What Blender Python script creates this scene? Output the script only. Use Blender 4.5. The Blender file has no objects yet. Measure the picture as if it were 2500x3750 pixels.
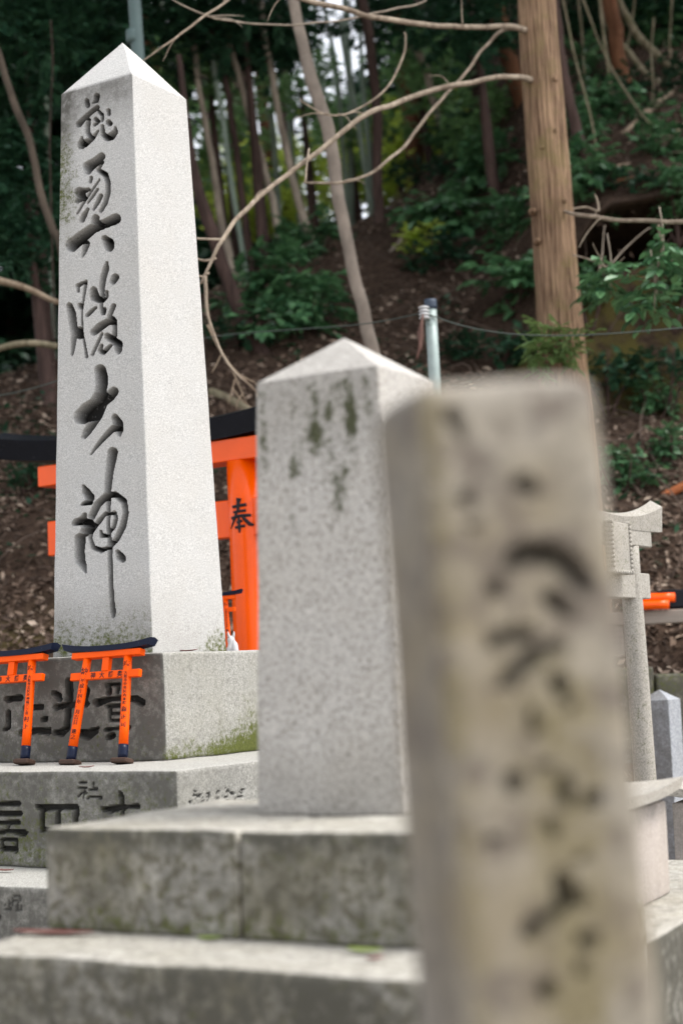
import bpy, math, random
import numpy as np
from mathutils import Matrix, Vector, noise as mn

# ------------------------------------------------------------------ camera, sky, sun, exposure
SC = bpy.context.scene
COL = SC.collection
F, PITCH, ROLL = 5904.0, 0.0974, -0.0418          # focal length in px of a 2500 x 3750 frame
W, H = 2500.0, 3750.0
_cp, _sp, _cr, _sr = math.cos(PITCH), math.sin(PITCH), math.cos(ROLL), math.sin(ROLL)
FW = np.array([0, _cp, _sp]); _up = np.array([0, -_sp, _cp]); _rt = np.array([1.0, 0, 0])
RT = _rt * _cr + _up * _sr
UP = -_rt * _sr + _up * _cr
cam = bpy.data.cameras.new('camera')
camo = bpy.data.objects.new('camera', cam); COL.objects.link(camo)
camo.matrix_world = Matrix(((RT[0], UP[0], -FW[0], 0), (RT[1], UP[1], -FW[1], 0), (RT[2], UP[2], -FW[2], 0), (0, 0, 0, 1)))
cam.sensor_fit = 'VERTICAL'; cam.sensor_height = 36.0; cam.sensor_width = 24.0
cam.lens = F / H * 36.0
cam.clip_start = 0.05; cam.clip_end = 2000
cam.dof.use_dof = True; cam.dof.focus_distance = 4.25; cam.dof.aperture_fstop = 2.7; cam.dof.aperture_blades = 8
SC.camera = camo

SUN_AZ = math.atan2(0.97, -0.20)      # compass style: x = sin, y = cos
SUN_EL = math.radians(60)
world = bpy.data.worlds.new("World"); SC.world = world; world.use_nodes = True
_nt = world.node_tree
_bg = _nt.nodes['Background']
_sky = _nt.nodes.new('ShaderNodeTexSky'); _sky.sky_type = 'NISHITA'; _sky.sun_disc = False
_sky.sun_elevation = SUN_EL; _sky.sun_rotation = SUN_AZ
_sky.air_density = .8; _sky.dust_density = 2.0; _sky.ozone_density = 0.3
_hs = _nt.nodes.new('ShaderNodeHueSaturation'); _hs.inputs['Saturation'].default_value = .22      # thin white cloud: a paler sky
_nt.links.new(_sky.outputs[0], _hs.inputs['Color']); _nt.links.new(_hs.outputs[0], _bg.inputs[0]); _bg.inputs[1].default_value = 0.15
sl = bpy.data.lights.new('sun', 'SUN'); sl.energy = 0.88; sl.angle = math.radians(18); sl.color = (1.0, 0.96, 0.90)
so = bpy.data.objects.new('sun', sl); COL.objects.link(so)
_d = Vector((math.sin(SUN_AZ) * math.cos(SUN_EL), math.cos(SUN_AZ) * math.cos(SUN_EL), math.sin(SUN_EL)))
so.rotation_euler = _d.to_track_quat('Z', 'Y').to_euler(); so.location = (6, -4, 9)
SC.view_settings.view_transform = 'Standard'; SC.view_settings.look = 'None'
SC.view_settings.exposure = 1.58; SC.view_settings.gamma = 1.0

# ------------------------------------------------------------------ pixel <-> world helpers
def ray(x, y): return FW + RT * ((x - W / 2) / F) - UP * ((y - H / 2) / F)
def at(x, y, Y):
    d = ray(x, y); return d * (Y / d[1])
def onz(x, y, z):
    d = ray(x, y); return d * (z / d[2])
def proj(P):
    P = np.atleast_2d(P); d = P @ FW
    return np.stack([W / 2 + F * (P @ RT) / d, H / 2 - F * (P @ UP) / d], 1), d
ZM = {'F': (0, 0, 1.5944), '1': (0, 0, .574), '2': (700, 0, .574), '3': (1500, 0, .6378), '5': (700, 1200, .6378), '6': (1500, 1200, .6378),
      '7': (0, 2300, .6164), '8': (1500, 2400, .6378), 'A': (190, 330, .236), 'B': (190, 780, .236), 'C': (190, 1300, .236),
      'D': (190, 1640, .2805), 'E': (0, 2340, .3954), 'G': (0, 2780, .4464)}
def zz(k, x, y):
    a, b, s = ZM[k]; return a + x * s, b + y * s
def strokes(k, *lst):
    a, b, s = ZM[k]
    return [[(a + x * s, b + y * s, r * s) for x, y, r in st] for st in lst]
rng = np.random.default_rng(7)
def sstep(a, b, x):
    t = np.clip((x - a) / (b - a), 0, 1); return t * t * (3 - 2 * t)

# ------------------------------------------------------------------ terrain shape
_RX = np.array([-200, -6, -3, -1.6, -.6, .5, 1.3, 2.2, 4, 9, 200]); _RZ = np.array([1.6, 1.7, 1.9, 2.25, 2.95, 3.75, 5.0, 7.4, 10, 14, 16.])
def h_raw(x, t):
    x = np.asarray(x, float); t = np.asarray(t, float)
    zm = np.interp(x, _RX, _RZ)
    wr = sstep(.95, 1.7, x)
    s = .72 * np.maximum(t - 6.9, 0)
    sr = .66 * np.clip(t - 6.9, 0, 2.1) + .85 * sstep(9.0, 9.25, t) + 0.42 * sstep(9.30, 9.40, t) + .74 * np.maximum(t - 9.4, 0)
    s = s * (1 - wr) + sr * wr
    k = 3.0
    e = np.clip(k * (s - zm), -40, 40)
    z = s - np.log1p(np.exp(e)) / k
    z = np.where(k * (s - zm) > 40, zm, z)
    z = z + (-1.0) * (1 - sstep(6.25, 6.95, t)) + .0
    return z
def bump(x, y):
    return .07 * mn.noise((x * 1.3, y * 1.3, 3.1)) + .03 * mn.noise((x * 4.1, y * 4.1, 7.7))
def y_shift(x, t):
    x = np.asarray(x, float)
    wr = sstep(.95, 1.7, x) * (1 + .35 * np.sin(x * 5.1 + 1) * np.sin(x * 2.3) + .25 * np.sin(x * 13.0))
    return wr * (-1.1 * (sstep(9.25, 9.29, t) - sstep(9.36, 9.41, t)) + .16 * sstep(9.36, 9.41, t) * (1 - sstep(9.6, 11.5, t)))
def hgt(x, y):
    """height of the ground under a point (first sheet that reaches y)"""
    t = y
    for _ in range(6): t = y + float(y_shift(x, t))
    return float(h_raw(x, t)) + (bump(x, t) if t > 6.6 else 0)
def ground_hit(px, py, y0=6.4, y1=30):
    d = ray(px, py); d = d / d[1]
    y = y0
    while y < y1:
        if d[2] * y < hgt(d[0] * y, y): return d * y
        y += .06
    return d * y1

# ------------------------------------------------------------------ mesh helpers
class MB:
    def __init__(s): s.v = []; s.f = []; s.n = 0
    def add(s, V, Fc):
        V = [tuple(map(float, p)) for p in V]
        s.v += V; s.f += [tuple(int(i) + s.n for i in f) for f in Fc]; s.n += len(V); return s
    def mesh(s, name, mat, smooth=True):
        me = bpy.data.meshes.new(name); me.from_pydata(s.v, [], s.f); me.update()
        if mat: me.materials.append(mat)
        if smooth: me.polygons.foreach_set('use_smooth', [True] * len(me.polygons))
        return me
    def build(s, name, mat, parent=None, smooth=True):
        o = bpy.data.objects.new(name, s.mesh(name, mat, smooth)); COL.objects.link(o)
        if parent: o.parent = parent
        return o
def box(x0, x1, y0, y1, z0, z1, bev=0.0):
    if bev <= 0:
        V = [(x, y, z) for z in (z0, z1) for y in (y0, y1) for x in (x0, x1)]
        return V, [(0, 2, 3, 1), (4, 5, 7, 6), (0, 1, 5, 4), (2, 6, 7, 3), (0, 4, 6, 2), (1, 3, 7, 5)]
    V = []; b = bev
    for z, k in ((z0, b), (z0 + b, 0), (z1 - b, 0), (z1, b)):
        for x, y in ((x0 + k + b, y0 + k), (x1 - k - b, y0 + k), (x1 - k, y0 + k + b), (x1 - k, y1 - k - b), (x1 - k - b, y1 - k), (x0 + k + b, y1 - k), (x0 + k, y1 - k - b), (x0 + k, y0 + k + b)):
            V.append((x, y, z))
    Fc = [tuple(range(7, -1, -1)), tuple(range(24, 32))]
    for l in range(3):
        for i in range(8):
            j = (i + 1) % 8; Fc.append((l * 8 + i, l * 8 + j, l * 8 + 8 + j, l * 8 + 8 + i))
    return V, Fc
def spline(pts, m):
    P = np.array(pts, float); n = len(P)
    if n == 2: return P[0] + (P[1] - P[0]) * np.linspace(0, 1, m)[:, None]
    Q = np.vstack([2 * P[0] - P[1], P, 2 * P[-1] - P[-2]])
    out = []
    for u in np.linspace(0, n - 1, m):
        i = min(int(u), n - 2); t = u - i
        a, b, c, d = Q[i], Q[i + 1], Q[i + 2], Q[i + 3]
        out.append(.5 * (2 * b + (c - a) * t + (2 * a - 5 * b + 4 * c - d) * t * t + (3 * b - a - 3 * c + d) * t ** 3))
    return np.array(out)
def tube(pts, radii, m=None, ns=8, wob=0.0, seed=0, rad_fn=None, jit=0.0):
    """pts: control points, radii: one per control point"""
    m = m or max(4, 5 * len(pts))
    P = spline(pts, m)
    if jit:
        for i in range(1, m - 1):
            q = Vector(P[i]); P[i] = P[i] + jit * (np.array(mn.noise_vector(q * 2.6)) + .6 * np.array(mn.noise_vector(q * 8)))
    R = np.interp(np.linspace(0, 1, m), np.linspace(0, 1, len(radii)), radii)
    T = np.gradient(P, axis=0); T /= np.linalg.norm(T, axis=1)[:, None] + 1e-12
    ref = np.array([0, 1., 0]) if abs(T[0][1]) < .8 else np.array([1., 0, 0])
    V = []
    for i in range(m):
        a = np.cross(T[i], ref); a /= np.linalg.norm(a); b = np.cross(a, T[i])
        for k in range(ns):
            th = 2 * math.pi * k / ns
            r = R[i]
            if wob: r *= 1 + wob * mn.noise((math.cos(th) * 1.3 + seed, math.sin(th) * 1.3, P[i][2] * 2.5 + P[i][0]))
            if rad_fn: r *= rad_fn(th, P[i], i / (m - 1))
            V.append(P[i] + (a * math.cos(th) + b * math.sin(th)) * r)
    Fc = []
    for i in range(m - 1):
        for k in range(ns):
            l = (k + 1) % ns
            Fc.append((i * ns + k, i * ns + l, i * ns + ns + l, i * ns + ns + k))
    Fc.append(tuple(range(ns - 1, -1, -1))); Fc.append(tuple(range((m - 1) * ns, m * ns)))
    return V, Fc
def tag(o, label=None, cat=None, group=None, kind=None):
    if label: o['label'] = label
    if cat: o['category'] = cat
    if group: o['group'] = group
    if kind: o['kind'] = kind
    return o
def empty(name, loc, rot=(0, 0, 0), **k):
    o = bpy.data.objects.new(name, None); COL.objects.link(o); o.location = loc; o.rotation_euler = rot
    o.empty_display_size = .1
    return tag(o, **k)

# ------------------------------------------------------------------ materials
def newmat(name):
    m = bpy.data.materials.new(name); m.use_nodes = True
    nt = m.node_tree; b = nt.nodes['Principled BSDF']
    return m, nt, b
def N(nt, typ, **kw):
    n = nt.nodes.new(typ)
    for k, v in kw.items():
        if k in ('ins',):
            for a, c in v.items(): n.inputs[a].default_value = c
        else: setattr(n, k, v)
    return n
def noise(nt, co, scale, detail=3, rough=.55, sc3=None):
    n = N(nt, 'ShaderNodeTexNoise', ins={'Scale': scale, 'Detail': detail, 'Roughness': rough})
    if sc3:
        mp = N(nt, 'ShaderNodeMapping', ins={'Scale': sc3}); nt.links.new(co, mp.inputs[0]); co = mp.outputs[0]
    nt.links.new(co, n.inputs['Vector']); return n.outputs['Fac']
def ramp(nt, fac, a, b, c0=(0, 0, 0, 1), c1=(1, 1, 1, 1)):
    r = N(nt, 'ShaderNodeValToRGB'); e = r.color_ramp.elements
    e[0].position = a; e[1].position = b; e[0].color = c0; e[1].color = c1
    nt.links.new(fac, r.inputs[0]); return r.outputs[0]
def mix(nt, fac, a, b, mode='MIX'):
    n = N(nt, 'ShaderNodeMix', data_type='RGBA', blend_type=mode)
    for i, v in ((0, fac), (6, a), (7, b)):
        if isinstance(v, (int, float)): n.inputs[i].default_value = v
        elif isinstance(v, (tuple, list)): n.inputs[i].default_value = tuple(v) + ((1,) if len(v) == 3 else ())
        else: nt.links.new(v, n.inputs[i])
    return n.outputs[2]
def mul(nt, a, b, op='MULTIPLY'):
    n = N(nt, 'ShaderNodeMath', operation=op)
    for i, v in ((0, a), (1, b)):
        if isinstance(v, (int, float)): n.inputs[i].default_value = v
        else: nt.links.new(v, n.inputs[i])
    return n.outputs[0]
def objco(nt): return N(nt, 'ShaderNodeTexCoord').outputs['Object']
def attr(nt, name): return N(nt, 'ShaderNodeAttribute', attribute_name=name).outputs['Fac']
def bumpn(nt, b, h, strength=.3, dist=.002):
    n = N(nt, 'ShaderNodeBump', ins={'Strength': strength, 'Distance': dist}); nt.links.new(h, n.inputs['Height']); nt.links.new(n.outputs[0], b.inputs['Normal'])

def granite(name, base=(.44, .43, .41), speck=330, speck_amt=.55, spot=None, warm=(.40, .36, .30), warm_amt=.25, dirt=(.105, .10, .088), dirt_amt=1.0, moss_col=(.075, .085, .018), rough=.85, streak=0.0):
    m, nt, b = newmat(name); co = objco(nt)
    fine = noise(nt, co, speck, 3, .7)
    c = mix(nt, ramp(nt, fine, .34, .62), tuple(x * (1 - speck_amt) for x in base), tuple(x * 1.12 for x in base))
    mid = noise(nt, co, speck * .6, 2, .6)
    c = mix(nt, ramp(nt, mid, .54, .66), c, tuple(x * (1 - speck_amt * .55) for x in base))
    big = noise(nt, co, 5.5, 4, .6)
    c = mix(nt, mul(nt, mul(nt, ramp(nt, big, .40, .68), warm_amt), mul(nt, 1.0, mul(nt, attr(nt, 'clean'), .75), 'SUBTRACT')), c, warm)
    if spot:                                   # (scale, threshold, amount, colour) pitted lichen spots
        sc, th, am, col = spot
        s = noise(nt, co, sc, 3, .62)
        c = mix(nt, mul(nt, mul(nt, ramp(nt, s, th, th + .09), am), mul(nt, 1.0, mul(nt, attr(nt, 'clean'), .8), 'SUBTRACT')), c, col)
    if streak:
        s = noise(nt, co, 38, 3, .6, (1, 1, .13))
        c = mix(nt, mul(nt, ramp(nt, s, .48, .66), streak), c, dirt)
    sa = attr(nt, 'stain'); sn = noise(nt, co, 46, 5, .7); sb = noise(nt, co, 9, 3, .6)
    sm = mul(nt, sa, ramp(nt, mul(nt, mul(nt, sn, .6), mul(nt, sb, .55), 'ADD'), .40, .70))
    c = mix(nt, mul(nt, mul(nt, sa, .42), mul(nt, sm, .95), 'ADD'), c, dirt)
    ma = attr(nt, 'moss'); mz = noise(nt, co, 85, 5, .75)
    mm = ramp(nt, mul(nt, mul(nt, ma, .6), mul(nt, mul(nt, mz, .75), mul(nt, noise(nt, co, 22, 3, .6), .27), 'ADD'), 'ADD'), .64, .80)
    mc = mix(nt, noise(nt, co, 160, 2), tuple(x * .45 for x in moss_col), tuple(x * 1.6 for x in moss_col))
    c = mix(nt, mm, c, mc)
    c = mix(nt, mul(nt, attr(nt, 'carve_shade'), ramp(nt, noise(nt, co, 70, 4, .7), .15, .40)), c, (.014, .013, .012))     # near-black shade painted into the colour of the cut strokes
    nt.links.new(c, b.inputs['Base Color']); b.inputs['Roughness'].default_value = rough
    b.inputs['Specular IOR Level'].default_value = .25
    bumpn(nt, b, mul(nt, fine, mul(nt, sn, .8), 'ADD'), .35, .0025)
    return m
def plain(name, col, rough=.5, spec=.5, var=.15, scale=30, metal=0.0, bump=.0, sc3=None, wear=None):
    m, nt, b = newmat(name); co = objco(nt)
    n = noise(nt, co, scale, 4, .6, sc3)
    c = mix(nt, n, tuple(x * (1 - var) for x in col), tuple(min(1, x * (1 + var)) for x in col))
    if wear:
        w = noise(nt, co, wear[0], 5, .7); c = mix(nt, mul(nt, ramp(nt, w, wear[1], wear[1] + .08), wear[3]), c, wear[2])
    nt.links.new(c, b.inputs['Base Color']); b.inputs['Roughness'].default_value = rough; b.inputs['Metallic'].default_value = metal
    b.inputs['Specular IOR Level'].default_value = spec
    if bump: bumpn(nt, b, n, bump, .004)
    return m
def bark(name, c0, c1, scale=18, stretch=.12, strength=.6, moss=None, lo=.30, hi=.70):
    m, nt, b = newmat(name); co = objco(nt)
    n = noise(nt, co, scale, 5, .65, (1, 1, stretch)); n2 = noise(nt, co, 3.0, 3, .6)
    c = mix(nt, ramp(nt, n, lo, hi), c0, c1)
    c = mix(nt, mul(nt, ramp(nt, n2, .4, .7), .45), c, tuple(.6 * x for x in c0))
    if moss: c = mix(nt, mul(nt, ramp(nt, noise(nt, co, 7, 4, .7), .50, .66), .6), c, moss)
    nt.links.new(c, b.inputs['Base Color']); b.inputs['Roughness'].default_value = .9; b.inputs['Specular IOR Level'].default_value = .2
    bumpn(nt, b, n, strength, .012)
    return m
def leafmat(name, c0, c1, rough=.38, trans=.22, spec=.5):
    m, nt, b = newmat(name); co = objco(nt)
    a = attr(nt, 'tint')
    c = mix(nt, a, c0, c1)
    nt.links.new(c, b.inputs['Base Color']); b.inputs['Roughness'].default_value = rough; b.inputs['Specular IOR Level'].default_value = spec
    t = N(nt, 'ShaderNodeBsdfTranslucent'); nt.links.new(mix(nt, .5, c, tuple(x * 1.6 for x in c1)), t.inputs[0])
    mx = N(nt, 'ShaderNodeMixShader', ins={0: trans}); nt.links.new(b.outputs[0], mx.inputs[1]); nt.links.new(t.outputs[0], mx.inputs[2])
    nt.links.new(mx.outputs[0], nt.nodes['Material Output'].inputs[0])
    return m

M_GRAN = granite('pale_granite', (.52, .51, .49), 330, .42, warm_amt=.15)
M_GRAN2 = granite('spotted_granite', (.50, .475, .44), 230, .4, spot=(175, .54, .75, (.16, .145, .12)), warm_amt=.3, moss_col=(.055, .058, .03))
M_PLINTH = granite('weathered_plinth_granite', (.42, .41, .375), 260, .55, spot=(95, .54, .45, (.15, .145, .12)), warm=(.30, .285, .23), warm_amt=.4, streak=.12)
M_PLINTH2 = granite('mottled_plinth_granite', (.42, .40, .355), 140, .4, spot=(44, .49, .85, (.125, .11, .072)), warm=(.22, .195, .115), warm_amt=.9, dirt=(.072, .068, .054), streak=.35)
M_POST = granite('lichened_post_stone', (.345, .31, .255), 110, .4, spot=(42, .50, .75, (.115, .09, .07)), warm=(.205, .16, .085), warm_amt=1.0, dirt=(.12, .112, .105), moss_col=(.165, .138, .080))
M_TORIISTONE = granite('grey_torii_stone', (.46, .43, .38), 240, .4, spot=(170, .55, .5, (.13, .12, .10)), warm_amt=.35)
M_BLUEST = granite('blue_grey_stone', (.36, .375, .40), 160, .5, warm_amt=.1)
M_BOXST = granite('pink_grey_stone', (.50, .44, .40), 200, .25, warm=(.38, .32, .24), warm_amt=.3, streak=.15)
M_ORANGE = plain('vermilion_paint', (.86, .092, .0), .22, .28, .10, 14, wear=(60, .66, (.30, .045, .006), .5))
M_ORANGE_S = plain('small_torii_vermilion_paint', (.86, .090, .0), .42, .14, .08, 40)
M_BLACK = plain('black_lacquer', (.006, .007, .011), .26, .16, .3, 20, wear=(50, .62, (.05, .05, .06), .5))
M_BLUEBLACK = plain('blue_black_paint', (.006, .010, .028), .34, .18, .3, 60, wear=(120, .66, (.12, .14, .2), .35))
M_INK = plain('black_ink', (.012, .010, .014), .6, .3, .2, 50)
M_WOOD = plain('dark_base_wood', (.055, .030, .020), .7, .3, .4, 40, bump=.2, sc3=(1, 6, 6))
M_BOARD = plain('grey_weathered_board', (.30, .26, .22), .85, .2, .3, 20, bump=.3, sc3=(.3, 6, 6))
M_STEEL = plain('galvanised_steel', (.30, .36, .34), .5, .5, .25, 20, metal=.3, wear=(26, .6, (.14, .17, .15), .6))
M_GREENSTEEL = plain('green_grey_steel', (.075, .115, .11), .5, .4, .25, 8)
M_CAP = plain('dark_blue_plastic', (.03, .045, .07), .5, .4)
M_WHITE = plain('white_porcelain', (.52, .52, .52), .3, .5, .06)
M_RUSTBAND = plain('green_band', (.02, .06, .045), .5)
M_WIRE = plain('oxidised_wire', (.05, .065, .055), .6, .4, .3, 80)
M_CEDAR = bark('cedar_bark', (.10, .056, .034), (.42, .275, .17), 130, .030, 1.0, moss=(.19, .15, .06), lo=.38, hi=.60)
M_SMOOTH = bark('smooth_grey_bark', (.17, .14, .115), (.33, .275, .225), 12, .6, .25)
M_DARKB = bark('dark_red_bark', (.030, .019, .016), (.115, .072, .060), 24, .12, .8)
M_BROWNB = bark('red_brown_bark', (.07, .030, .016), (.22, .10, .05), 22, .12, .8)
M_GREYB = bark('grey_brown_bark', (.20, .16, .125), (.50, .42, .33), 20, .25, .5)
M_BAMBOO = bark('bamboo_skin', (.16, .21, .165), (.38, .45, .37), 6, .1, .1)
M_BRANCH = bark('pale_branch_bark', (.15, .11, .08), (.46, .38, .29), 26, .5, .6)
M_LOG = bark('pale_dead_wood', (.20, .14, .095), (.44, .35, .25), 30, .3, .5)
M_MOSSB = bark('mossy_pale_bark', (.10, .085, .05), (.34, .29, .20), 25, .4, .5, moss=(.08, .09, .03))
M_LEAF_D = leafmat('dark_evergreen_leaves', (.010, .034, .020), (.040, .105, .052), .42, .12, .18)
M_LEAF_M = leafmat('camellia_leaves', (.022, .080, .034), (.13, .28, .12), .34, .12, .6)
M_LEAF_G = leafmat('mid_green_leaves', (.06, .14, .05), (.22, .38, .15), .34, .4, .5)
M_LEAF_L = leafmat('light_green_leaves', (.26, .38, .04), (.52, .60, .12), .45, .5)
M_FERN = leafmat('fern_green', (.07, .13, .035), (.17, .26, .08), .6, .3)

def soilmat(name, litter=True):
    m, nt, b = newmat(name); co = objco(nt)
    n1 = noise(nt, co, 26, 6, .75); n2 = noise(nt, co, 1.1, 3, .6); n3 = noise(nt, co, 70, 4, .7)
    c = mix(nt, ramp(nt, n1, .32, .70), (.018, .011, .007), (.125, .080, .056))
    c = mix(nt, mul(nt, ramp(nt, n3, .58, .70), .7), c, (.24, .165, .12))
    ma = attr(nt, 'moss')
    c = mix(nt, mul(nt, ma, ramp(nt, noise(nt, co, 6, 5, .7), .40, .60)), c, (.13, .11, .03))
    nt.links.new(c, b.inputs['Base Color']); b.inputs['Roughness'].default_value = .95; b.inputs['Specular IOR Level'].default_value = .15
    bumpn(nt, b, mul(nt, n1, n3, 'ADD'), .9, .03)
    return m
M_SOIL = soilmat('leaf_mould_soil')
def littermat():
    m, nt, b = newmat('dead_leaves'); a = attr(nt, 'tint')
    r = N(nt, 'ShaderNodeValToRGB'); e = r.color_ramp.elements
    e[0].color = (.028, .017, .012, 1); e[1].color = (.55, .44, .34, 1); e[1].position = 1
    k = e.new(.5); k.color = (.165, .112, .080, 1)
    nt.links.new(a, r.inputs[0]); nt.links.new(r.outputs[0], b.inputs['Base Color']); b.inputs['Roughness'].default_value = .75; b.inputs['Specular IOR Level'].default_value = .25
    return m
M_LITTER = littermat()

# ------------------------------------------------------------------ stone blocks with carved faces
def carve_depth(world_pts, sts, kdepth=.8, dmax=.016, soft=.30):
    px, dist = proj(world_pts)
    out = np.zeros(len(px)); carve_shade = np.zeros(len(px))
    for st in sts:
        segs = list(zip(st[:-1], st[1:])) if len(st) > 1 else [(st[0], st[0])]
        for (x0, y0, r0), (x1, y1, r1) in segs:
            rm = max(r0, r1)
            sel = np.where((px[:, 0] > min(x0, x1) - rm) & (px[:, 0] < max(x0, x1) + rm) & (px[:, 1] > min(y0, y1) - rm) & (px[:, 1] < max(y0, y1) + rm))[0]
            if not len(sel): continue
            q = px[sel]; d = np.array([x1 - x0, y1 - y0]); L = d @ d
            t = np.clip(((q - (x0, y0)) @ d) / L, 0, 1) if L > 1e-6 else np.zeros(len(q))
            dd = np.hypot(q[:, 0] - (x0 + d[0] * t), q[:, 1] - (y0 + d[1] * t)); r = r0 + (r1 - r0) * t
            w = sstep(0, 1, (1 - dd / r) / soft)
            D = np.minimum(dmax, kdepth * 2 * r * dist[sel] / F) * w
            out[sel] = np.maximum(out[sel], D); carve_shade[sel] = np.maximum(carve_shade[sel], w)
    return out, carve_shade
def stone(name, mat, loc, yaw, U, V_, hgt_, parent=None, taper=(1, 1), cap=0.0, r=.006, res=(.04, .04, .04), amp=.0012, freq=9,
          front=None, right=None, kd=.8, dmax=.016, stain=None, moss=None, lean=0.0, chip=.0, carve_shade=.0):
    u0, u1 = U; v0, v1 = V_
    def lines(a, b, rs, full=True):
        n = max(2, int(round((b - a - 2 * r) / rs)) + 1)
        return np.concatenate([[a, a + .3 * r], np.linspace(a + r, b - r, n), [b - .3 * r, b]])
    xs, ys, zs = lines(u0, u1, res[0]), lines(v0, v1, res[1]), lines(0, hgt_, res[2])
    nx, ny, nz = len(xs), len(ys), len(zs)
    keys = {}; idx = []; quads = []
    def vid(i, j, k):
        q = (i, j, k); n = keys.get(q)
        if n is None: n = keys[q] = len(idx); idx.append(q)
        return n
    for i in range(nx - 1):
        for k in range(nz - 1):
            quads.append((vid(i, 0, k), vid(i + 1, 0, k), vid(i + 1, 0, k + 1), vid(i, 0, k + 1)))
    for j in range(ny - 1):
        for k in range(nz - 1):
            quads.append((vid(nx - 1, j, k), vid(nx - 1, j + 1, k), vid(nx - 1, j + 1, k + 1), vid(nx - 1, j, k + 1)))
            quads.append((vid(0, j + 1, k), vid(0, j, k), vid(0, j, k + 1), vid(0, j + 1, k + 1)))
    for i in range(nx - 1):
        for k in range(nz - 1):
            quads.append((vid(i + 1, ny - 1, k), vid(i, ny - 1, k), vid(i, ny - 1, k + 1), vid(i + 1, ny - 1, k + 1)))
        for j in range(ny - 1):
            if not cap: quads.append((vid(i, j, nz - 1), vid(i + 1, j, nz - 1), vid(i + 1, j + 1, nz - 1), vid(i, j + 1, nz - 1)))
            quads.append((vid(i, j + 1, 0), vid(i + 1, j + 1, 0), vid(i + 1, j, 0), vid(i, j, 0)))
    NB = len(idx); ringk = []
    if cap:                                   # pyramid top: rings of the rim shrinking to the apex
        rim = [(i, 0) for i in range(nx - 1)] + [(nx - 1, j) for j in range(ny - 1)] + [(i, ny - 1) for i in range(nx - 1, 0, -1)] + [(0, j) for j in range(ny - 1, 0, -1)]
        prev = [vid(i, j, nz - 1) for i, j in rim]; NR = 12
        for q in range(1, NR + 1):
            cur = []
            for i, j in rim if q < NR else [rim[0]]:
                cur.append(len(idx)); idx.append((i, j, nz - 1)); ringk.append((len(idx) - 1, q / NR))
            m_ = len(rim)
            for a in range(m_):
                b2 = (a + 1) % m_
                quads.append((prev[a], prev[b2], cur[b2], cur[a]) if q < NR else (prev[a], prev[b2], cur[0]))
            prev = cur
    I = np.array(idx)
    P = np.stack([xs[I[:, 0]], ys[I[:, 1]], zs[I[:, 2]]], 1)
    B = P.copy()
    lo = np.array([u0 + r, v0 + r, r]); hi = np.array([u1 - r, v1 - r, hgt_ - r if not cap else 1e9])
    inn = np.clip(P, lo, hi); dl = P - inn; L = np.linalg.norm(dl, axis=1); nzr = L > 1e-9
    P[nzr] = inn[nzr] + dl[nzr] / L[nzr][:, None] * r
    top = I[:, 2] == nz - 1
    cu, cv = (u0 + u1) / 2, (v0 + v1) / 2
    s = np.clip(B[:, 2] / hgt_, 0, 1)
    P[:, 0] = cu + (P[:, 0] - cu) * (1 + (taper[0] - 1) * s); P[:, 1] = cv + (P[:, 1] - cv) * (1 + (taper[1] - 1) * s)
    if cap:
        for n, q in ringk:
            P[n, 0] = cu + (P[n, 0] - cu) * (1 - q); P[n, 1] = cv + (P[n, 1] - cv) * (1 - q); P[n, 2] = hgt_ + cap * q
    if amp:
        for n in range(len(P)):
            p = P[n]; q = Vector((p[0] + loc[0], p[1] + loc[1], p[2] + loc[2]))
            w = mn.noise_vector(q * freq)
            P[n] += np.array(w) * amp
            if chip:
                ed = (min(B[n, 0] - u0, u1 - B[n, 0]) < 2 * r) + (min(B[n, 1] - v0, v1 - B[n, 1]) < 2 * r) + (hgt_ - B[n, 2] < 2 * r and not cap)
                if ed >= 2:
                    k = mn.noise(q * 23) + .7 * mn.noise(q * 71) - .22
                    if k > 0: P[n, :2] += (np.array([cu, cv]) - P[n, :2]) * (k * chip / max(u1 - cu, .01))
    Rm = (Matrix.Translation(loc) @ (Matrix.Rotation(lean, 4, 'Y') if lean else Matrix.Identity(4)) @ Matrix.Rotation(yaw, 4, 'Z'))
    A = np.array(Rm); CARVE_SHADE = np.zeros(len(P))
    for sts, col, ax, sg in ((front, 1, 1, 1), (right, 0, 0, -1)):
        if not sts: continue
        face = ((I[:, 1] == 0) if ax == 1 else (I[:, 0] == nx - 1)) & (np.arange(len(I)) < NB)
        ids = np.where(face)[0]
        Wp = P[ids] @ A[:3, :3].T + A[:3, 3]
        D, CARVE_SHADE[ids] = carve_depth(Wp, sts, kd, dmax)
        P[ids, ax] += sg * D
    me = bpy.data.meshes.new(name); me.from_pydata([tuple(map(float, p)) for p in P], [], quads); me.update()
    me.materials.append(mat); me.polygons.foreach_set('use_smooth', [True] * len(me.polygons))
    at_ = me.attributes.new('stain', 'FLOAT', 'POINT'); at_.data.foreach_set('value', np.zeros(len(P)) if stain is None else np.clip(stain(P, I, (nx, ny, nz)), 0, 1))
    at_ = me.attributes.new('moss', 'FLOAT', 'POINT'); at_.data.foreach_set('value', np.zeros(len(P)) if moss is None else np.clip(moss(P, I, (nx, ny, nz)), 0, 1))
    at_ = me.attributes.new('clean', 'FLOAT', 'POINT'); at_.data.foreach_set('value', top.astype(float))
    at_ = me.attributes.new('carve_shade', 'FLOAT', 'POINT'); at_.data.foreach_set('value', CARVE_SHADE * carve_shade)  # mask of the shade painted in the carved grooves
    o = bpy.data.objects.new(name, me); COL.objects.link(o)
    o.matrix_world = Rm
    try: me.set_sharp_from_angle(angle=math.radians(42))
    except Exception: pass
    if parent:
        bpy.context.view_layer.update()
        o.parent = parent; o.matrix_parent_inverse = parent.matrix_world.inverted()
    return o
isfront = lambda I: I[:, 1] == 0
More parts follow.
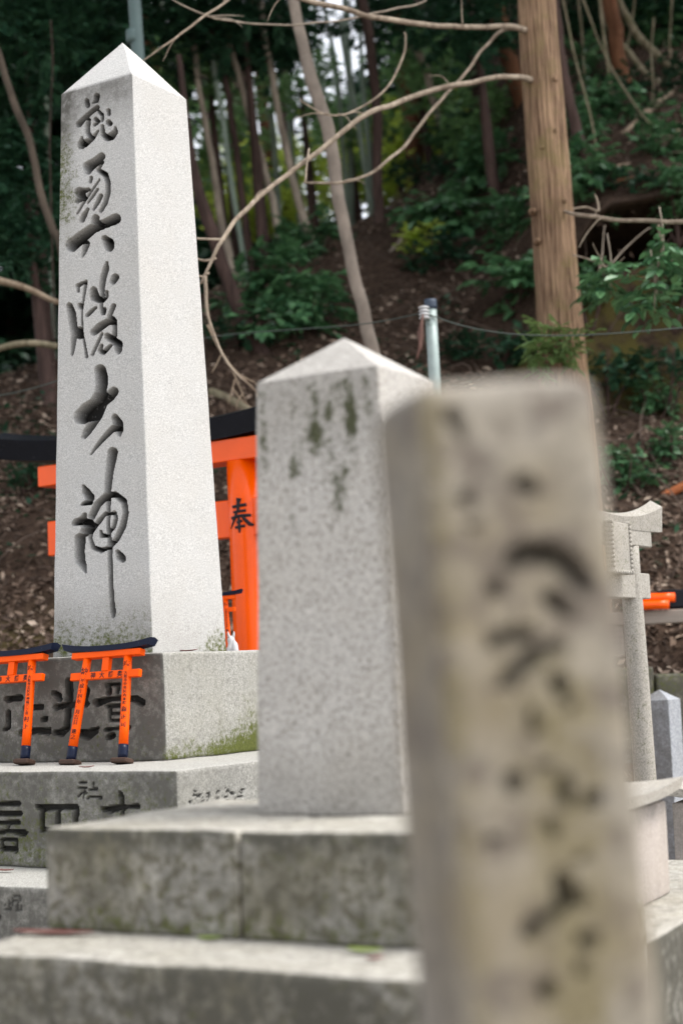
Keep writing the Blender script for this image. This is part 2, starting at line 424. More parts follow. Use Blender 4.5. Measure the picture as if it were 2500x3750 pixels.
isright = lambda I, n: I[:, 0] == n[0] - 1

# ------------------------------------------------------------------ structure: ground
def build_ground():
    xs = np.unique(np.concatenate([np.linspace(-180, -10, 18), np.linspace(-10, -3.2, 24), np.linspace(-3.2, 4.2, 120), np.linspace(4.2, 12, 26), np.linspace(12, 180, 18)]))
    ts = np.unique(np.concatenate([np.linspace(-150, -3, 14), np.linspace(-3, 5.8, 12), np.linspace(5.8, 13, 130), np.linspace(9.0, 9.23, 8), np.linspace(9.24, 9.46, 27), np.linspace(13, 24, 34), np.linspace(24, 220, 22)]))
    V = []; ms = []
    for t in ts:
        z = h_raw(xs, np.full(len(xs), t)); sh = y_shift(xs, t)
        for x, zz_, s_ in zip(xs, z, sh):
            b = bump(x, t) if 6.4 < t < 60 else 0
            V.append((x, t - s_, zz_ + b))
            m = 0.0
            if x < -1.0 and t < 7.6: m = .9 * float(sstep(7.6, 6.9, t)) * float(sstep(-1.0, -1.4, x))
            if x > 1.0 and 8.9 < t < 9.3: m = .95
            if x > 1.5 and t < 7.3: m = .6
            ms.append(m)
    n = len(xs)
    Fc = [(a * n + b, a * n + b + 1, a * n + n + b + 1, a * n + n + b) for a in range(len(ts) - 1) for b in range(n - 1)]
    o = MB().add(V, Fc).build('ground', M_SOIL)
    at_ = o.data.attributes.new('moss', 'FLOAT', 'POINT'); at_.data.foreach_set('value', ms)
    tag(o, kind='structure', label='brown leaf-strewn earth slope rising behind the stone monuments')
build_ground()
def build_reflector():  # unseen pale ground, added to throw fill light on the stone fronts
    m, nt, b = newmat('reflector_gravel'); co = objco(nt)
    c = mix(nt, ramp(nt, noise(nt, co, 60, 4, .7), .3, .7), (.22, .20, .18), (.50, .47, .43))
    nt.links.new(c, b.inputs['Base Color']); b.inputs['Roughness'].default_value = .95; bumpn(nt, b, noise(nt, co, 60, 4, .7), .8, .01)
    n = 30; V = []; Fc = []
    for j in range(n + 1):
        for i in range(n + 1): V.append((-9 + 18 * i / n, -14 + 19.6 * j / n, -.985 + .004 * mn.noise((i * .7, j * .7, 0))))
    Fc = [(j * (n + 1) + i, j * (n + 1) + i + 1, (j + 1) * (n + 1) + i + 1, (j + 1) * (n + 1) + i) for j in range(n) for i in range(n)]
    o = MB().add(V, Fc).build('reflector', m); tag(o, kind='structure', label='pale gravel path added unseen to bounce light onto the stone fronts')
build_reflector()

# ------------------------------------------------------------------ inscription strokes traced on the tall pillar
S1 = strokes('A',
    [(545, 170, 40), (555, 240, 40)], [(700, 95, 50), (690, 160, 42), (640, 200, 15)],
    [(705, 270, 40), (600, 350, 37), (500, 440, 42), (420, 530, 50)],
    [(730, 330, 26), (785, 390, 28), (780, 470, 28)], [(575, 460, 34), (560, 560, 40), (560, 660, 40), (600, 740, 40)],
    [(680, 450, 36), (720, 490, 32), (660, 540, 25)], [(720, 630, 16), (640, 740, 36), (520, 820, 62), (450, 870, 52)], [(470, 740, 22), (430, 830, 32)],
    [(880, 320, 36), (885, 370, 32)], [(880, 500, 46), (900, 520, 44)],
    [(785, 560, 30), (790, 680, 42), (850, 740, 52), (930, 710, 62), (985, 650, 46), (985, 590, 25)],
    [(770, 1030, 62), (680, 1110, 72), (570, 1190, 92), (560, 1250, 62)], [(790, 1120, 26), (740, 1200, 26)],
    [(720, 1240, 36), (830, 1310, 46), (875, 1450, 43), (870, 1600, 43), (830, 1750, 40), (760, 1880, 30)],
    [(430, 1590, 86), (460, 1650, 76), (400, 1720, 42)], [(570, 1540, 30), (480, 1570, 52)],
    [(610, 1360, 29), (600, 1420, 29)], [(740, 1390, 17), (620, 1560, 20), (500, 1740, 20), (400, 1910, 17)],
    [(710, 1540, 22), (640, 1640, 24), (560, 1750, 16)], [(760, 1640, 36), (720, 1730, 36), (650, 1850, 22)],
    [(560, 1850, 26), (500, 1950, 46), (470, 2020, 42)])
S1 += strokes('B',
    [(990, 90, 85), (830, 160, 75), (650, 230, 80), (480, 360, 95), (310, 500, 105)], [(680, 80, 62), (660, 150, 52)],
    [(540, 480, 55), (510, 580, 42), (480, 670, 20)], [(820, 390, 50), (880, 470, 90), (890, 520, 82)],
    [(855, 770, 25), (840, 870, 52), (800, 1000, 50), (780, 1150, 46), (780, 1300, 30), (765, 1450, 30), (780, 1560, 25)],
    [(985, 1000, 62), (950, 1060, 52)], [(650, 1200, 58), (660, 1290, 82), (710, 1340, 58)], [(850, 1230, 32), (850, 1290, 36), (800, 1370, 20)],
    [(405, 1130, 36), (470, 1090, 28), (535, 1060, 22)], [(410, 1150, 28), (410, 1215, 24)],
    [(530, 1080, 28), (510, 1200, 25), (490, 1350, 20), (470, 1480, 19), (468, 1650, 18), (480, 1900, 18), (510, 2050, 22), (540, 2230, 26)],
    [(435, 1430, 36), (450, 1470, 32)], [(275, 1440, 52), (310, 1560, 66), (330, 1720, 66), (350, 1850, 62), (340, 1960, 46), (330, 2080, 36), (315, 2200, 22)],
    [(430, 1800, 40), (430, 1900, 62)], [(680, 1470, 25), (610, 1530, 32), (550, 1590, 29)], [(960, 1440, 40), (920, 1540, 36), (890, 1620, 32)], [(820, 1490, 32), (810, 1560, 28)],
    [(930, 1660, 62), (850, 1700, 57), (740, 1770, 67), (650, 1850, 56)], [(960, 1680, 52), (980, 1800, 40), (970, 1900, 46)],
    [(860, 1910, 52), (940, 1970, 62), (1030, 2040, 72), (1030, 2120, 62), (1030, 2160, 36)], [(780, 1870, 22), (720, 2000, 26), (630, 2200, 24)],
    [(770, 2060, 30), (750, 2140, 37), (800, 2170, 37), (870, 2100, 33), (910, 2060, 26)])
S1 += strokes('C',
    [(750, 240, 95), (765, 330, 105), (770, 460, 100), (750, 600, 92), (680, 760, 112), (560, 870, 142), (470, 950, 130), (430, 980, 95)],
    [(960, 570, 76), (900, 640, 82), (840, 700, 72)], [(760, 760, 102), (700, 930, 92), (620, 1080, 72), (540, 1200, 62), (500, 1270, 40)],
    [(980, 970, 57), (1020, 1070, 87), (1040, 1160, 70), (1050, 1230, 36)], [(960, 1130, 52), (860, 1230, 46), (760, 1340, 36), (680, 1440, 26), (610, 1540, 14)])
S1 += strokes('D',
    [(795, 60, 68), (780, 150, 65), (755, 300, 54), (740, 450, 50), (730, 580, 42)],
    [(740, 650, 35), (740, 900, 25), (740, 1100, 25), (760, 1250, 35), (760, 1400, 31), (765, 1600, 31), (775, 1800, 31), (785, 2000, 34), (800, 2150, 40), (800, 2200, 26)],
    [(415, 500, 20), (450, 580, 57), (490, 650, 70), (490, 700, 52), (390, 740, 16)], [(430, 870, 28), (400, 950, 57), (320, 970, 47), (290, 990, 30)],
    [(420, 980, 67), (490, 1000, 72), (430, 1100, 62)], [(370, 1190, 77), (360, 1350, 70), (370, 1470, 70), (410, 1540, 47), (440, 1620, 20)],
    [(520, 900, 47), (600, 740, 50), (720, 620, 46), (830, 610, 39), (940, 700, 44), (965, 850, 40), (930, 1020, 44), (850, 1190, 37), (770, 1280, 31)],
    [(700, 860, 25), (600, 980, 33), (520, 1090, 31), (500, 1180, 26), (540, 1300, 32), (640, 1340, 34), (720, 1310, 26)],
    [(740, 860, 20), (820, 850, 26), (840, 920, 26), (810, 1030, 29), (760, 1100, 21)], [(640, 1090, 20), (650, 1150, 30), (700, 1150, 27)],
    [(860, 1360, 31), (890, 1420, 57), (920, 1450, 50)])
SE = strokes('E',
    [(1000, 430, 28), (1010, 500, 26)], [(1030, 420, 20), (1100, 420, 20), (1090, 490, 18)], [(900, 590, 42), (1000, 560, 27), (1130, 545, 24), (1260, 560, 37), (1310, 590, 40)],
    [(990, 625, 19), (1150, 615, 19)], [(1020, 640, 20), (1015, 750, 17)], [(1030, 690, 16), (1170, 690, 16)], [(1030, 755, 16), (1170, 752, 16)], [(980, 845, 21), (1050, 830, 17), (1200, 820, 19)],
    [(1000, 915, 26), (1040, 895, 34)], [(1180, 640, 18), (1170, 830, 18)],
    [(640, 390, 36), (645, 480, 40), (640, 560, 38), (630, 700, 32), (620, 830, 30), (570, 870, 40), (510, 870, 26)], [(500, 500, 26), (540, 530, 37), (555, 560, 26)],
    [(520, 635, 30), (620, 610, 27), (800, 600, 32)], [(800, 480, 37), (790, 560, 22)], [(740, 870, 40), (810, 890, 52), (880, 850, 37), (910, 825, 14)],
    [(240, 640, 30), (380, 630, 32)], [(420, 740, 30), (400, 750, 24)], [(210, 870, 37), (330, 850, 30), (440, 860, 37), (465, 830, 15)], [(70, 560, 32), (190, 545, 30)], [(80, 680, 24), (75, 820, 27), (40, 845, 16)])
SG = strokes('G',
    [(660, 190, 11), (710, 190, 11)], [(645, 240, 11), (710, 235, 11)], [(690, 250, 8), (640, 310, 7)], [(685, 260, 8), (685, 320, 8)], [(700, 270, 8), (715, 285, 7)],
    [(765, 190, 10), (765, 240, 10)], [(735, 250, 11), (795, 245, 11)], [(715, 320, 10), (770, 305, 9), (830, 320, 13)],
    [(985, 280, 19), (1000, 320, 23), (1005, 390, 19), (1000, 480, 19)], [(850, 410, 22), (900, 415, 36), (980, 400, 26), (1060, 390, 19), (1125, 390, 26)],
    [(310, 390, 22), (340, 400, 29), (480, 400, 26), (610, 395, 29)], [(345, 410, 25), (345, 580, 27)], [(475, 410, 21), (475, 560, 21)], [(625, 400, 26), (620, 560, 23)], [(350, 580, 19), (620, 570, 19)],
    [(-60, 370, 20), (150, 368, 23)], [(-60, 450, 22), (160, 445, 26)], [(-60, 525, 20), (150, 520, 21)], [(70, 530, 13), (65, 600, 13)], [(-60, 610, 16), (0, 600, 17), (100, 590, 19), (190, 610, 32), (220, 600, 13)],
    [(10, 665, 15), (130, 660, 17)], [(15, 665, 15), (20, 750, 15)], [(130, 660, 17), (130, 760, 17)], [(15, 735, 21), (130, 745, 25)])
SH = strokes('G',
    [(45, 1190, 9), (85, 1185, 9)], [(68, 1165, 9), (65, 1240, 9)], [(45, 1240, 10), (85, 1225, 10)], [(105, 1130, 10), (165, 1130, 10), (165, 1162, 10), (105, 1162, 9)], [(105, 1130, 9), (90, 1245, 9)],
    [(125, 1200, 8), (125, 1245, 8), (175, 1245, 9)], [(150, 1175, 8), (150, 1245, 8)], [(175, 1205, 8), (175, 1245, 8)], [(0, 1290, 12), (5, 1320, 10)])
_rr = random.Random(5)
SR = []
for i in range(7):
    for j in range(4):
        x = 1150 + i * 48 + _rr.uniform(-6, 6); y = 1075 - i * 11 - j * 34 + _rr.uniform(-5, 5)
        if y < 960: continue
        for q in range(3):
            a = _rr.uniform(-14, 14); b = _rr.uniform(-12, 12)
            SR += strokes('7', [(x + a - 8, y + b, 4), (x + a + 8, y + b + _rr.uniform(-8, 8), 4)])

# ------------------------------------------------------------------ tall inscribed monument
C1 = (-.5735, 4.5); YAW1 = -.5447
mon1 = empty('stone_monument', (C1[0], C1[1], -1.0), label='tall pale granite pillar monument with five deeply carved characters on its front face', cat='monument')
def st1(P, I, n):
    z = P[:, 2]; f = isfront(I)
    s = .5 * sstep(.22, .0, z) * np.where(f, 1, .35) + np.where(f & (z < 1.605), .62 * sstep(1.43, 1.60, z) + .5 * sstep(1.0, 1.5, z) * sstep(-.05, -.12, P[:, 0]), 0)
    return s
def ms1(P, I, n):
    z = P[:, 2]; f = isfront(I)
    return np.where(f,   .34 * sstep(.2, .0, z) + .33 * sstep(-.03, -.12, P[:, 0]) * sstep(1.05, 1.3, z) * sstep(1.6, 1.4, z), .42 * sstep(.12, .0, z) * sstep(-.05, .14, P[:, 1]))
stone('pillar', M_GRAN, (C1[0], C1[1], .0628), YAW1, (-.1733, .1733), (-.1677, .1677), 1.6015, mon1, (.746, .746), .1624, .0045, (.0026, .03, .0026), .0012, front=S1, carve_shade=1.0, kd=2.2, dmax=.05, stain=st1, moss=ms1, chip=.007)
def stp(P, I, n):
    f = isfront(I); z = P[:, 2]
    return np.where(f, .95, .12 + .2 * sstep(.1, .0, z))
def msp(P, I, n):
    z = P[:, 2]
    return np.where(isright(I, n), .46 * sstep(.23, .03, z) * sstep(-.28, .16, P[:, 1]) + .20 * sstep(.07, .0, z) + .18 * sstep(.1, 0, z), np.where(isfront(I), .18 * sstep(.2, 0, z), 0))
stone('upper_plinth', M_PLINTH, (C1[0], C1[1], -.2071), YAW1, (-.346, .346), (-.346, .346), .2695, mon1, (.985, .985), 0, .007, (.0035, .03, .0035), .0018, front=SE, carve_shade=.92, kd=1.4, dmax=.022, stain=stp, moss=msp, chip=.008)
def stl(P, I, n):
    f = isfront(I); z = P[:, 2]
    return np.where(f, .85, np.where(isright(I, n), .35, .0))
stone('lower_plinth', M_PLINTH, (C1[0], C1[1], -.431), YAW1, (-.70, .614), (-.658, .62), .2236, mon1, (1, 1), 0, .008, (.004, .004, .004), .0022, front=SG, carve_shade=.92, right=SR, kd=1.4, dmax=.02, stain=stl, moss=lambda P, I, n: np.where(isfront(I), .16 + .12 * sstep(.2, .05, P[:, 2]), 0), chip=.012)
stone('base_step', M_PLINTH, (C1[0], C1[1], -1.0), YAW1, (-.95, .90), (-.926, .85), .568, mon1, (1, 1), 0, .010, (.005, .06, .005), .0025, front=SH, carve_shade=.75, kd=.8, dmax=.01, stain=stl, chip=.012)

# ------------------------------------------------------------------ second monument
C2 = (.0156, 2.5); YAW2 = -.5141
mon2 = empty('stone_monument', (C2[0], C2[1], -1.0), label='blurred mid-height speckled granite pillar with pyramid top on a two-block plinth', cat='monument')
def st2(P, I, n):
    z = P[:, 2]; f = isfront(I)
    return np.where(f, .08 + .22 * sstep(.45, .64, z) + .25 * sstep(.15, .0, z), .05)
def ms2(P, I, n):
    z = P[:, 2]; f = isfront(I); u = P[:, 0]
    drip = .62 * sstep(.40, .64, z) * np.array([max(0, mn.noise((a * 60, b * 5, 2.2)) + .18) for a, b in zip(u, z)])
    spots = sum(np.exp(-(((u - a) / w) ** 2 + ((z - b) / hh) ** 2)) for a, b, w, hh in ((-.012, .565, .022, .03), (.035, .485, .014, .055), (-.045, .52, .02, .02), (.02, .60, .012, .04), (-.05, .44, .012, .02), (.065, .585, .014, .03)))
    return np.where(f, .40 * np.clip(spots, 0, 1) + drip * 1.2 * (z < .655), 0)
stone('pillar', M_GRAN2, (C2[0], C2[1], -.213), YAW2, (-.1242, .1242), (-.1093, .1093), .6613, mon2, (.867, .867), .0703, .005, (.012, .012, .012), .0015, stain=st2, moss=ms2, chip=.003)
def pl2(u0, u1):
    stone('plinth_block', M_PLINTH2, (C2[0], C2[1], -.36), YAW2, (u0, u1), (-.318, .14), .147, mon2, (1, 1), 0, .008, (.02, .03, .012), .0025, stain=lambda P, I, n: np.where(isfront(I), .52 + .45 * sstep(.10, .147, P[:, 2]), .0), moss=lambda P, I, n: np.where(isfront(I), .13 + .18 * sstep(.05, 0, P[:, 2]), 0), chip=.006)
pl2(-.362, -.026); pl2(-.0215, .362)
stone('base_step', M_PLINTH2, (C2[0], C2[1], -1.0), YAW2, (-.386, .38), (-.498, .18), .640, mon2, (1, 1), 0, .012, (.03, .03, .02), .003, stain=lambda P, I, n: np.where(isfront(I), .88, .0), moss=lambda P, I, n: np.where(isfront(I), .08, 0), chip=.008)

# ------------------------------------------------------------------ near leaning stone post
SP = strokes('6', [(580, 1360, 44), (650, 1300, 66), (770, 1285, 78), (870, 1320, 72), (950, 1400, 64), (1010, 1480, 50)], [(490, 1490, 52)], [(800, 1540, 46), (860, 1590, 50), (920, 1650, 34)], [(490, 1810, 40), (600, 1750, 46), (690, 1760, 34)],
             [(560, 2000, 30), (660, 1900, 38), (780, 1850, 42)], [(330, 980, 40)], [(640, 880, 46), (720, 930, 34)], [(240, 500, 44), (310, 600, 30)], [(360, 1140, 30)], [(830, 1830, 36), (880, 1850, 30)], [(1000, 1400, 30), (1010, 1480, 26)])
SP += strokes('8', [(550, 170, 40), (640, 90, 36), (720, 40, 36)], [(850, 130, 40), (870, 210, 46)], [(600, 700, 46), (605, 760, 44)], [(1050, 830, 56)], [(865, 1270, 50), (900, 1370, 66), (960, 1410, 56)], [(690, 1580, 54), (790, 1520, 48), (890, 1450, 46)], [(1010, 1640, 62)], [(790, 1930, 54)], [(980, 1810, 40)], [(470, 1060, 36)], [(780, 640, 34)], [(900, 720, 40), (910, 860, 36)], [(700, 330, 30), (720, 450, 30)], [(930, 300, 34)], [(800, 960, 30), (820, 1010, 28)], [(980, 1170, 34)])
def stq(P, I, n): return np.where(I[:, 0] == 0, .45, .25)
PX = at(1852, 2500, 1.02)
ln = -.036
post = stone('stone_post', M_POST, (PX[0] + 1.0 * math.sin(-ln) * 1.0 - .0, PX[1], -1.02), .205, (-.0655, .0655), (-.0655, .0655), 1.192, None, (.90, .90), 0, .0135, (.004, .012, .004), .002, 14, front=SP, carve_shade=.66, kd=1.3, dmax=.026, stain=stq,
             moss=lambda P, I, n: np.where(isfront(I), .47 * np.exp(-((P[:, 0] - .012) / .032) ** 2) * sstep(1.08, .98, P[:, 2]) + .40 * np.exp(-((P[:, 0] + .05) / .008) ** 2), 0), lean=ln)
tag(post, 'rough lichen-stained stone post, very close and out of focus, leaning left', 'stone post')

# ------------------------------------------------------------------ lettering
_glyph = {}
def glyph(ch, offset=.0):
    k = (ch, offset)
    if k not in _glyph:
        cu = bpy.data.curves.new('glyph', 'FONT'); cu.body = ch; cu.size = 1.0; cu.extrude = .02; cu.offset = offset; cu.resolution_u = 3
        ob = bpy.data.objects.new('glyph', cu); COL.objects.link(ob); bpy.context.view_layer.update()
        me = ob.evaluated_get(bpy.context.evaluated_depsgraph_get()).to_mesh()
        me.calc_loop_triangles()
        V = [list(v.co) for v in me.vertices]; Fc = [tuple(t.vertices) for t in me.loop_triangles]
        V = np.array(V)
        if len(V):
            c = (V[:, :2].max(0) + V[:, :2].min(0)) / 2; V[:, :2] -= c
        ob.evaluated_get(bpy.context.evaluated_depsgraph_get()).to_mesh_clear()
        bpy.data.objects.remove(ob); bpy.data.curves.remove(cu)
        _glyph[k] = (V, Fc)
    return _glyph[k]
def letters(mb, items, fn, offset=.0):
    """items: (char, x, z, size); fn maps (x, z, depth) onto the surface"""
    for ch, x, z, s in items:
        V, Fc = glyph(ch, offset)
        if not len(V): continue
        mb.add([fn(x + p[0] * s, z + p[1] * s, p[2]) for p in V], Fc)

# ------------------------------------------------------------------ torii builder
def kasagi_mesh(half, z0, thick, depth, rise, slant, nx=24, roof=.0, flare=.18):
    V = []; Fc = []
    for i in range(nx + 1):
        t = -1 + 2 * i / nx
        zb = z0 + rise * abs(t) ** 2.4; th = thick * (1 + flare * abs(t) ** 2.2)
        xb = t * half * (1 - slant); xt = t * half
        for y, z, x in ((-depth * .40, zb, xb), (-depth * .5, zb + th * .82, xb + (xt - xb) * .82), (0, zb + th + roof, xt), (depth * .5, zb + th * .82, xb + (xt - xb) * .82), (depth * .40, zb, xb)):
            V.append((x, y, z))
    for i in range(nx):
        for k in range(5):
            l = (k + 1) % 5; Fc.append((i * 5 + k, i * 5 + 5 + k, i * 5 + 5 + l, i * 5 + l))
    Fc.append((0, 1, 2, 3, 4)); Fc.append(tuple(nx * 5 + k for k in (4, 3, 2, 1, 0)))
    return V, Fc
def small_torii(loc, yaw, lean, roll, label, sc=1.0, texts=None, group=None, feet=True):
    root = empty('small_torii', loc, label=label, cat='torii', group=group)
    root.rotation_mode = 'QUATERNION'
    root.rotation_quaternion = (Matrix.Rotation(yaw, 3, 'Z') @ Matrix.Rotation(-lean, 3, 'X') @ Matrix.Rotation(roll, 3, 'Y')).to_quaternion()
    root.scale = (sc,) * 3
    MB().add(*kasagi_mesh(.143, .283, .0165, .034, .009, .05)).build('kasagi', M_BLUEBLACK, root, smooth=False)
    MB().add(*box(-.110, .110, -.011, .011, .2685, .2845, .0012)).build('shimaki', M_ORANGE_S, root, smooth=False)
    MB().add(*box(-.110, .110, -.0065, .0065, .214, .233, .001)).build('nuki', M_ORANGE_S, root, smooth=False)
    MB().add(*box(-.0105, .0105, -.0075, .0075, .2332, .2683, .001)).build('gakuzuka', M_ORANGE_S, root, smooth=False)
    for s in (-1, 1):
        lg = MB().add(*tube([(s * .080, 0, .046), (s * .065, 0, .2684)], [.0118, .0105], 6, 20)).build('leg', M_ORANGE_S, root)
        MB().add(*tube([(s * .082, 0, .012), (s * .080, 0, .0462)], [.0127, .0123], 4, 20)).build('black_sleeve', M_BLUEBLACK, lg)
        if feet:
            MB().add(*box(s * .082 - .027, s * .082 + .024, -.017, .017, .0, .0125, .003)).build('foot_plate', M_WOOD, lg, smooth=False)
    if texts:
        l, r, m = texts
        def onleg(s):
            def fn(x, z, d):
                cx = s * (.080 - (z - .046) / .222 * .015); rr = .0118 - (z - .046) / .222 * .0013
                a = max(-1.3, min(1.3, x / rr)) + .38; R_ = rr + .0003 + d * .01
                return (cx + R_ * math.sin(a), -R_ * math.cos(a), z)
            return fn
        for s, t in ((-1, l), (1, r)):
            mb = MB(); letters(mb, t, onleg(s), .015); mb.build('inscription', M_INK, root, smooth=False)
        mb = MB(); letters(mb, m, lambda x, z, d: (x, -.0068 - d * .01, z), .015); mb.build('inscription', M_INK, root, smooth=False)
    return root
def column_text(big, small, bottom, sb=.019):
    it = []; z = .246
    for c in big: it.append((c, 0, z, sb)); z -= .0215
    for c in small: it.append((c, 0, z, .0088)); z -= .0095
    z -= .006
    for c in bottom: it.append((c, 0, z, .0145)); z -= .019
    return it
ct_l = [('納', 0, .236, .019)] + [(c, 0, .211 - i * .0132, .0125) for i, c in enumerate('平成十四年一月吉日')] + [(c, 0, .083 - i * .014, .0125) for i, c in enumerate('建之')]
ct_r = column_text('奉', '大阪市中央区内本町', '森正司')
ct_r2 = column_text('奉', '大阪市北区天神橋三丁目', '村上', .018)
beam = [(c, .050 - i * .0285, .2235, .0165) for i, c in enumerate('奥勝大神')]
UV1 = lambda u, v: (C1[0] + u * math.cos(YAW1) - v * math.sin(YAW1), C1[1] + u * math.sin(YAW1) + v * math.cos(YAW1))
def world_to_uv(P):
    d = np.array(P[:2]) - C1; return d @ (math.cos(YAW1), math.sin(YAW1)), d @ (-math.sin(YAW1), math.cos(YAW1))
fm = onz(352, 2800, -.2071); fl = onz(2, 2803, -.2071)
small_torii((fm[0], fm[1], -.2065), YAW1, math.radians(13.5), math.radians(-1.2), 'small orange votive torii with black roof leaning on the plinth, fully in view', texts=(ct_l, ct_r, beam), group='votive torii leaning on the plinth')
small_torii((fl[0], fl[1], -.2065), YAW1, math.radians(13.5), math.radians(-1.2), 'small orange votive torii cut off by the left edge of the photo', texts=(ct_l, ct_r2, [(c, .055 - i * .030, .2235, .0165) for i, c in enumerate('奥勝大神')]), group='votive torii leaning on the plinth')

# ------------------------------------------------------------------ large orange torii behind the tall pillar
def big_torii():
    base = at(905, 2000, 5.62); yaw = -.60
    root = empty('orange_torii', (base[0], base[1], -1.0), (0, 0, yaw), label='large glossy orange torii with black curved top behind the tall pillar', cat='torii')
    z = lambda py, px=905: at(px, py, 5.62)[2] + 1.0
    sp = .76; ov = .175; cx = -sp / 2
    T = lambda mb, dx: mb
    zk = z(1613); zs = z(1690); zn0 = z(1965); zn1 = z(1828)
    V, Fc = kasagi_mesh(sp / 2 + .43, zk, .088, .17, .055, .03, 32, .01)
    MB().add([(x + cx, y, q) for x, y, q in V], Fc).build('kasagi', M_BLACK, root, smooth=False)
    V, Fc = box(cx - sp / 2 - ov - .02, cx + sp / 2 + ov + .02, -.055, .055, zs, zk + .004, .003)
    MB().add(V, Fc).build('shimaki', M_ORANGE, root, smooth=False)
    MB().add(*box(cx - sp / 2 - ov, cx + sp / 2 + ov, -.03, .03, zn0, zn1, .003)).build('nuki', M_ORANGE, root, smooth=False)
    MB().add(*box(cx - .045, cx + .045, -.028, .028, zn1, zs, .003)).build('gakuzuka', M_ORANGE, root, smooth=False)
    for x in (0, -sp):
        lean = .012 if x == 0 else -.012
        lg = MB().add(*tube([(x + lean, 0, .12), (x - lean * .2, 0, zs)], [.0635, .060], 8, 48)).build('leg', M_ORANGE, root)
        MB().add(*tube([(x + lean * 1.05, 0, -.02), (x + lean, 0, .1205)], [.069, .067], 4, 48)).build('black_sleeve', M_BLACK, lg)
    mb = MB(); ca, sa_ = math.cos(-yaw), math.sin(-yaw)
    rot = lambda v: np.array([v[0] * ca - v[1] * sa_, v[0] * sa_ + v[1] * ca, v[2]])
    O = rot(-np.array([base[0], base[1], -1.0]))
    ZM['H'] = (790, 1723, .1403)
    def on_leg(x, y):
        d = rot(ray(x, y)); zc = 1.54; f_ = (zc - .12) / (zs - .12)
        xc = .012 + (-.0024 - .012) * f_; rr = .0635 - .0035 * f_ + .001
        a_ = d[0] ** 2 + d[1] ** 2; b_ = 2 * ((O[0] - xc) * d[0] + O[1] * d[1]); c_ = (O[0] - xc) ** 2 + O[1] ** 2 - rr * rr
        D_ = max(b_ * b_ - 4 * a_ * c_, 0.0); return O + d * ((-b_ - math.sqrt(D_)) / (2 * a_))
    for st in strokes('H', [(605, 720, 72), (590, 830, 52), (580, 950, 45), (585, 1060, 40)], [(450, 950, 42), (600, 920, 40), (800, 885, 46)], [(470, 1090, 35), (640, 1060, 35), (790, 1040, 38)],
                      [(430, 1250, 46), (600, 1185, 40), (780, 1170, 42), (920, 1165, 38)], [(545, 1100, 35), (500, 1250, 40), (450, 1380, 28), (405, 1520, 12)], [(660, 1150, 35), (760, 1270, 46), (880, 1385, 56), (960, 1412, 40), (1060, 1425, 12)],
                      [(600, 1230, 35), (610, 1400, 42), (620, 1530, 40), (625, 1630, 14)], [(550, 1350, 35), (690, 1310, 35)], [(520, 1490, 40), (640, 1460, 35), (770, 1440, 38)]):
        mb.add(*tube([on_leg(x, y) for x, y, _ in st], [r_ * 5.6 / F for _, _, r_ in st], 5 * len(st), 10))
    mb.build('inscription', M_INK, root)
big_torii()

# small torii and a fox figure on the ledge behind, seen in the gap beside the tall pillar
pz = at(848, 2420, 5.15)
led = stone('stone_ledge', M_PLINTH, (pz[0] - .25, pz[1] + .12, -1.0), YAW1, (-.32, .42), (-.15, .18), pz[2] + 1.0, None, (1, 1), 0, .008, (.1, .1, .1), .002)
tag(led, 'low stone ledge carrying the small torii behind the tall pillar', 'ledge')
small_torii((at(800, 2420, 5.20)[0] - .02, 5.20, pz[2]), -.35, math.radians(4), 0, 'small orange torii standing behind the tall pillar beside the large torii leg', sc=.74, texts=(ct_l, ct_r, beam), feet=False)
def fox():
    p = at(852, 2424, 5.02)
    root = empty('fox_figurine', (p[0], p[1], p[2] + .003), (0, 0, math.radians(200)), label='little white ceramic fox figurine peeping out beside the orange torii leg', cat='figurine')
    mb = MB()
    prof = [((0, .0, .0), .017), ((0, .002, .012), .021), ((0, .0, .030), .019), ((0, -.004, .045), .013), ((0, -.006, .055), .011), ((0, -.010, .066), .0125), ((0, -.016, .072), .009)]
    mb.add(*tube([p_ for p_, _ in prof], [r_ for _, r_ in prof], 22, 16))
    mb.add(*tube([(0, -.010, .066), (0, -.024, .063), (0, -.033, .060)], [.0105, .006, .0022], 10, 12))
    for s in (-1, 1):
        mb.add(*tube([(s * .006, -.008, .072), (s * .009, -.006, .084), (s * .010, -.006, .092)], [.0055, .0035, .0006], 6, 8))
        mb.add(*tube([(s * .008, -.012, .042), (s * .008, -.018, .020), (s * .008, -.020, .002)], [.0065, .005, .005], 8, 10))
    mb.build('body', M_WHITE, root)
    MB().add(*tube([(0, .016, .008), (0, .034, .022), (0, .030, .048), (0, .020, .066)], [.006, .011, .010, .002], 14, 12)).build('tail', M_WHITE, root)
fox()
# black roof tip of one more small torii behind the pillar's left foot
pb = at(120, 2480, 5.3)
lb = stone('stone_ledge', M_PLINTH, (pb[0] + .1, pb[1] + .1, -1.0), YAW1, (-.3, .3), (-.12, .15), pb[2] + 1.0, None, (1, 1), 0, .008, (.1, .1, .1), .002)
tag(lb, 'low stone ledge half hidden behind the left foot of the tall pillar', 'ledge')
small_torii((at(335, 2480, 5.3)[0], 5.3, pb[2]), -.3, math.radians(3), 0, 'small torii with only its black roof tip showing left of the tall pillar', sc=.52, feet=False)

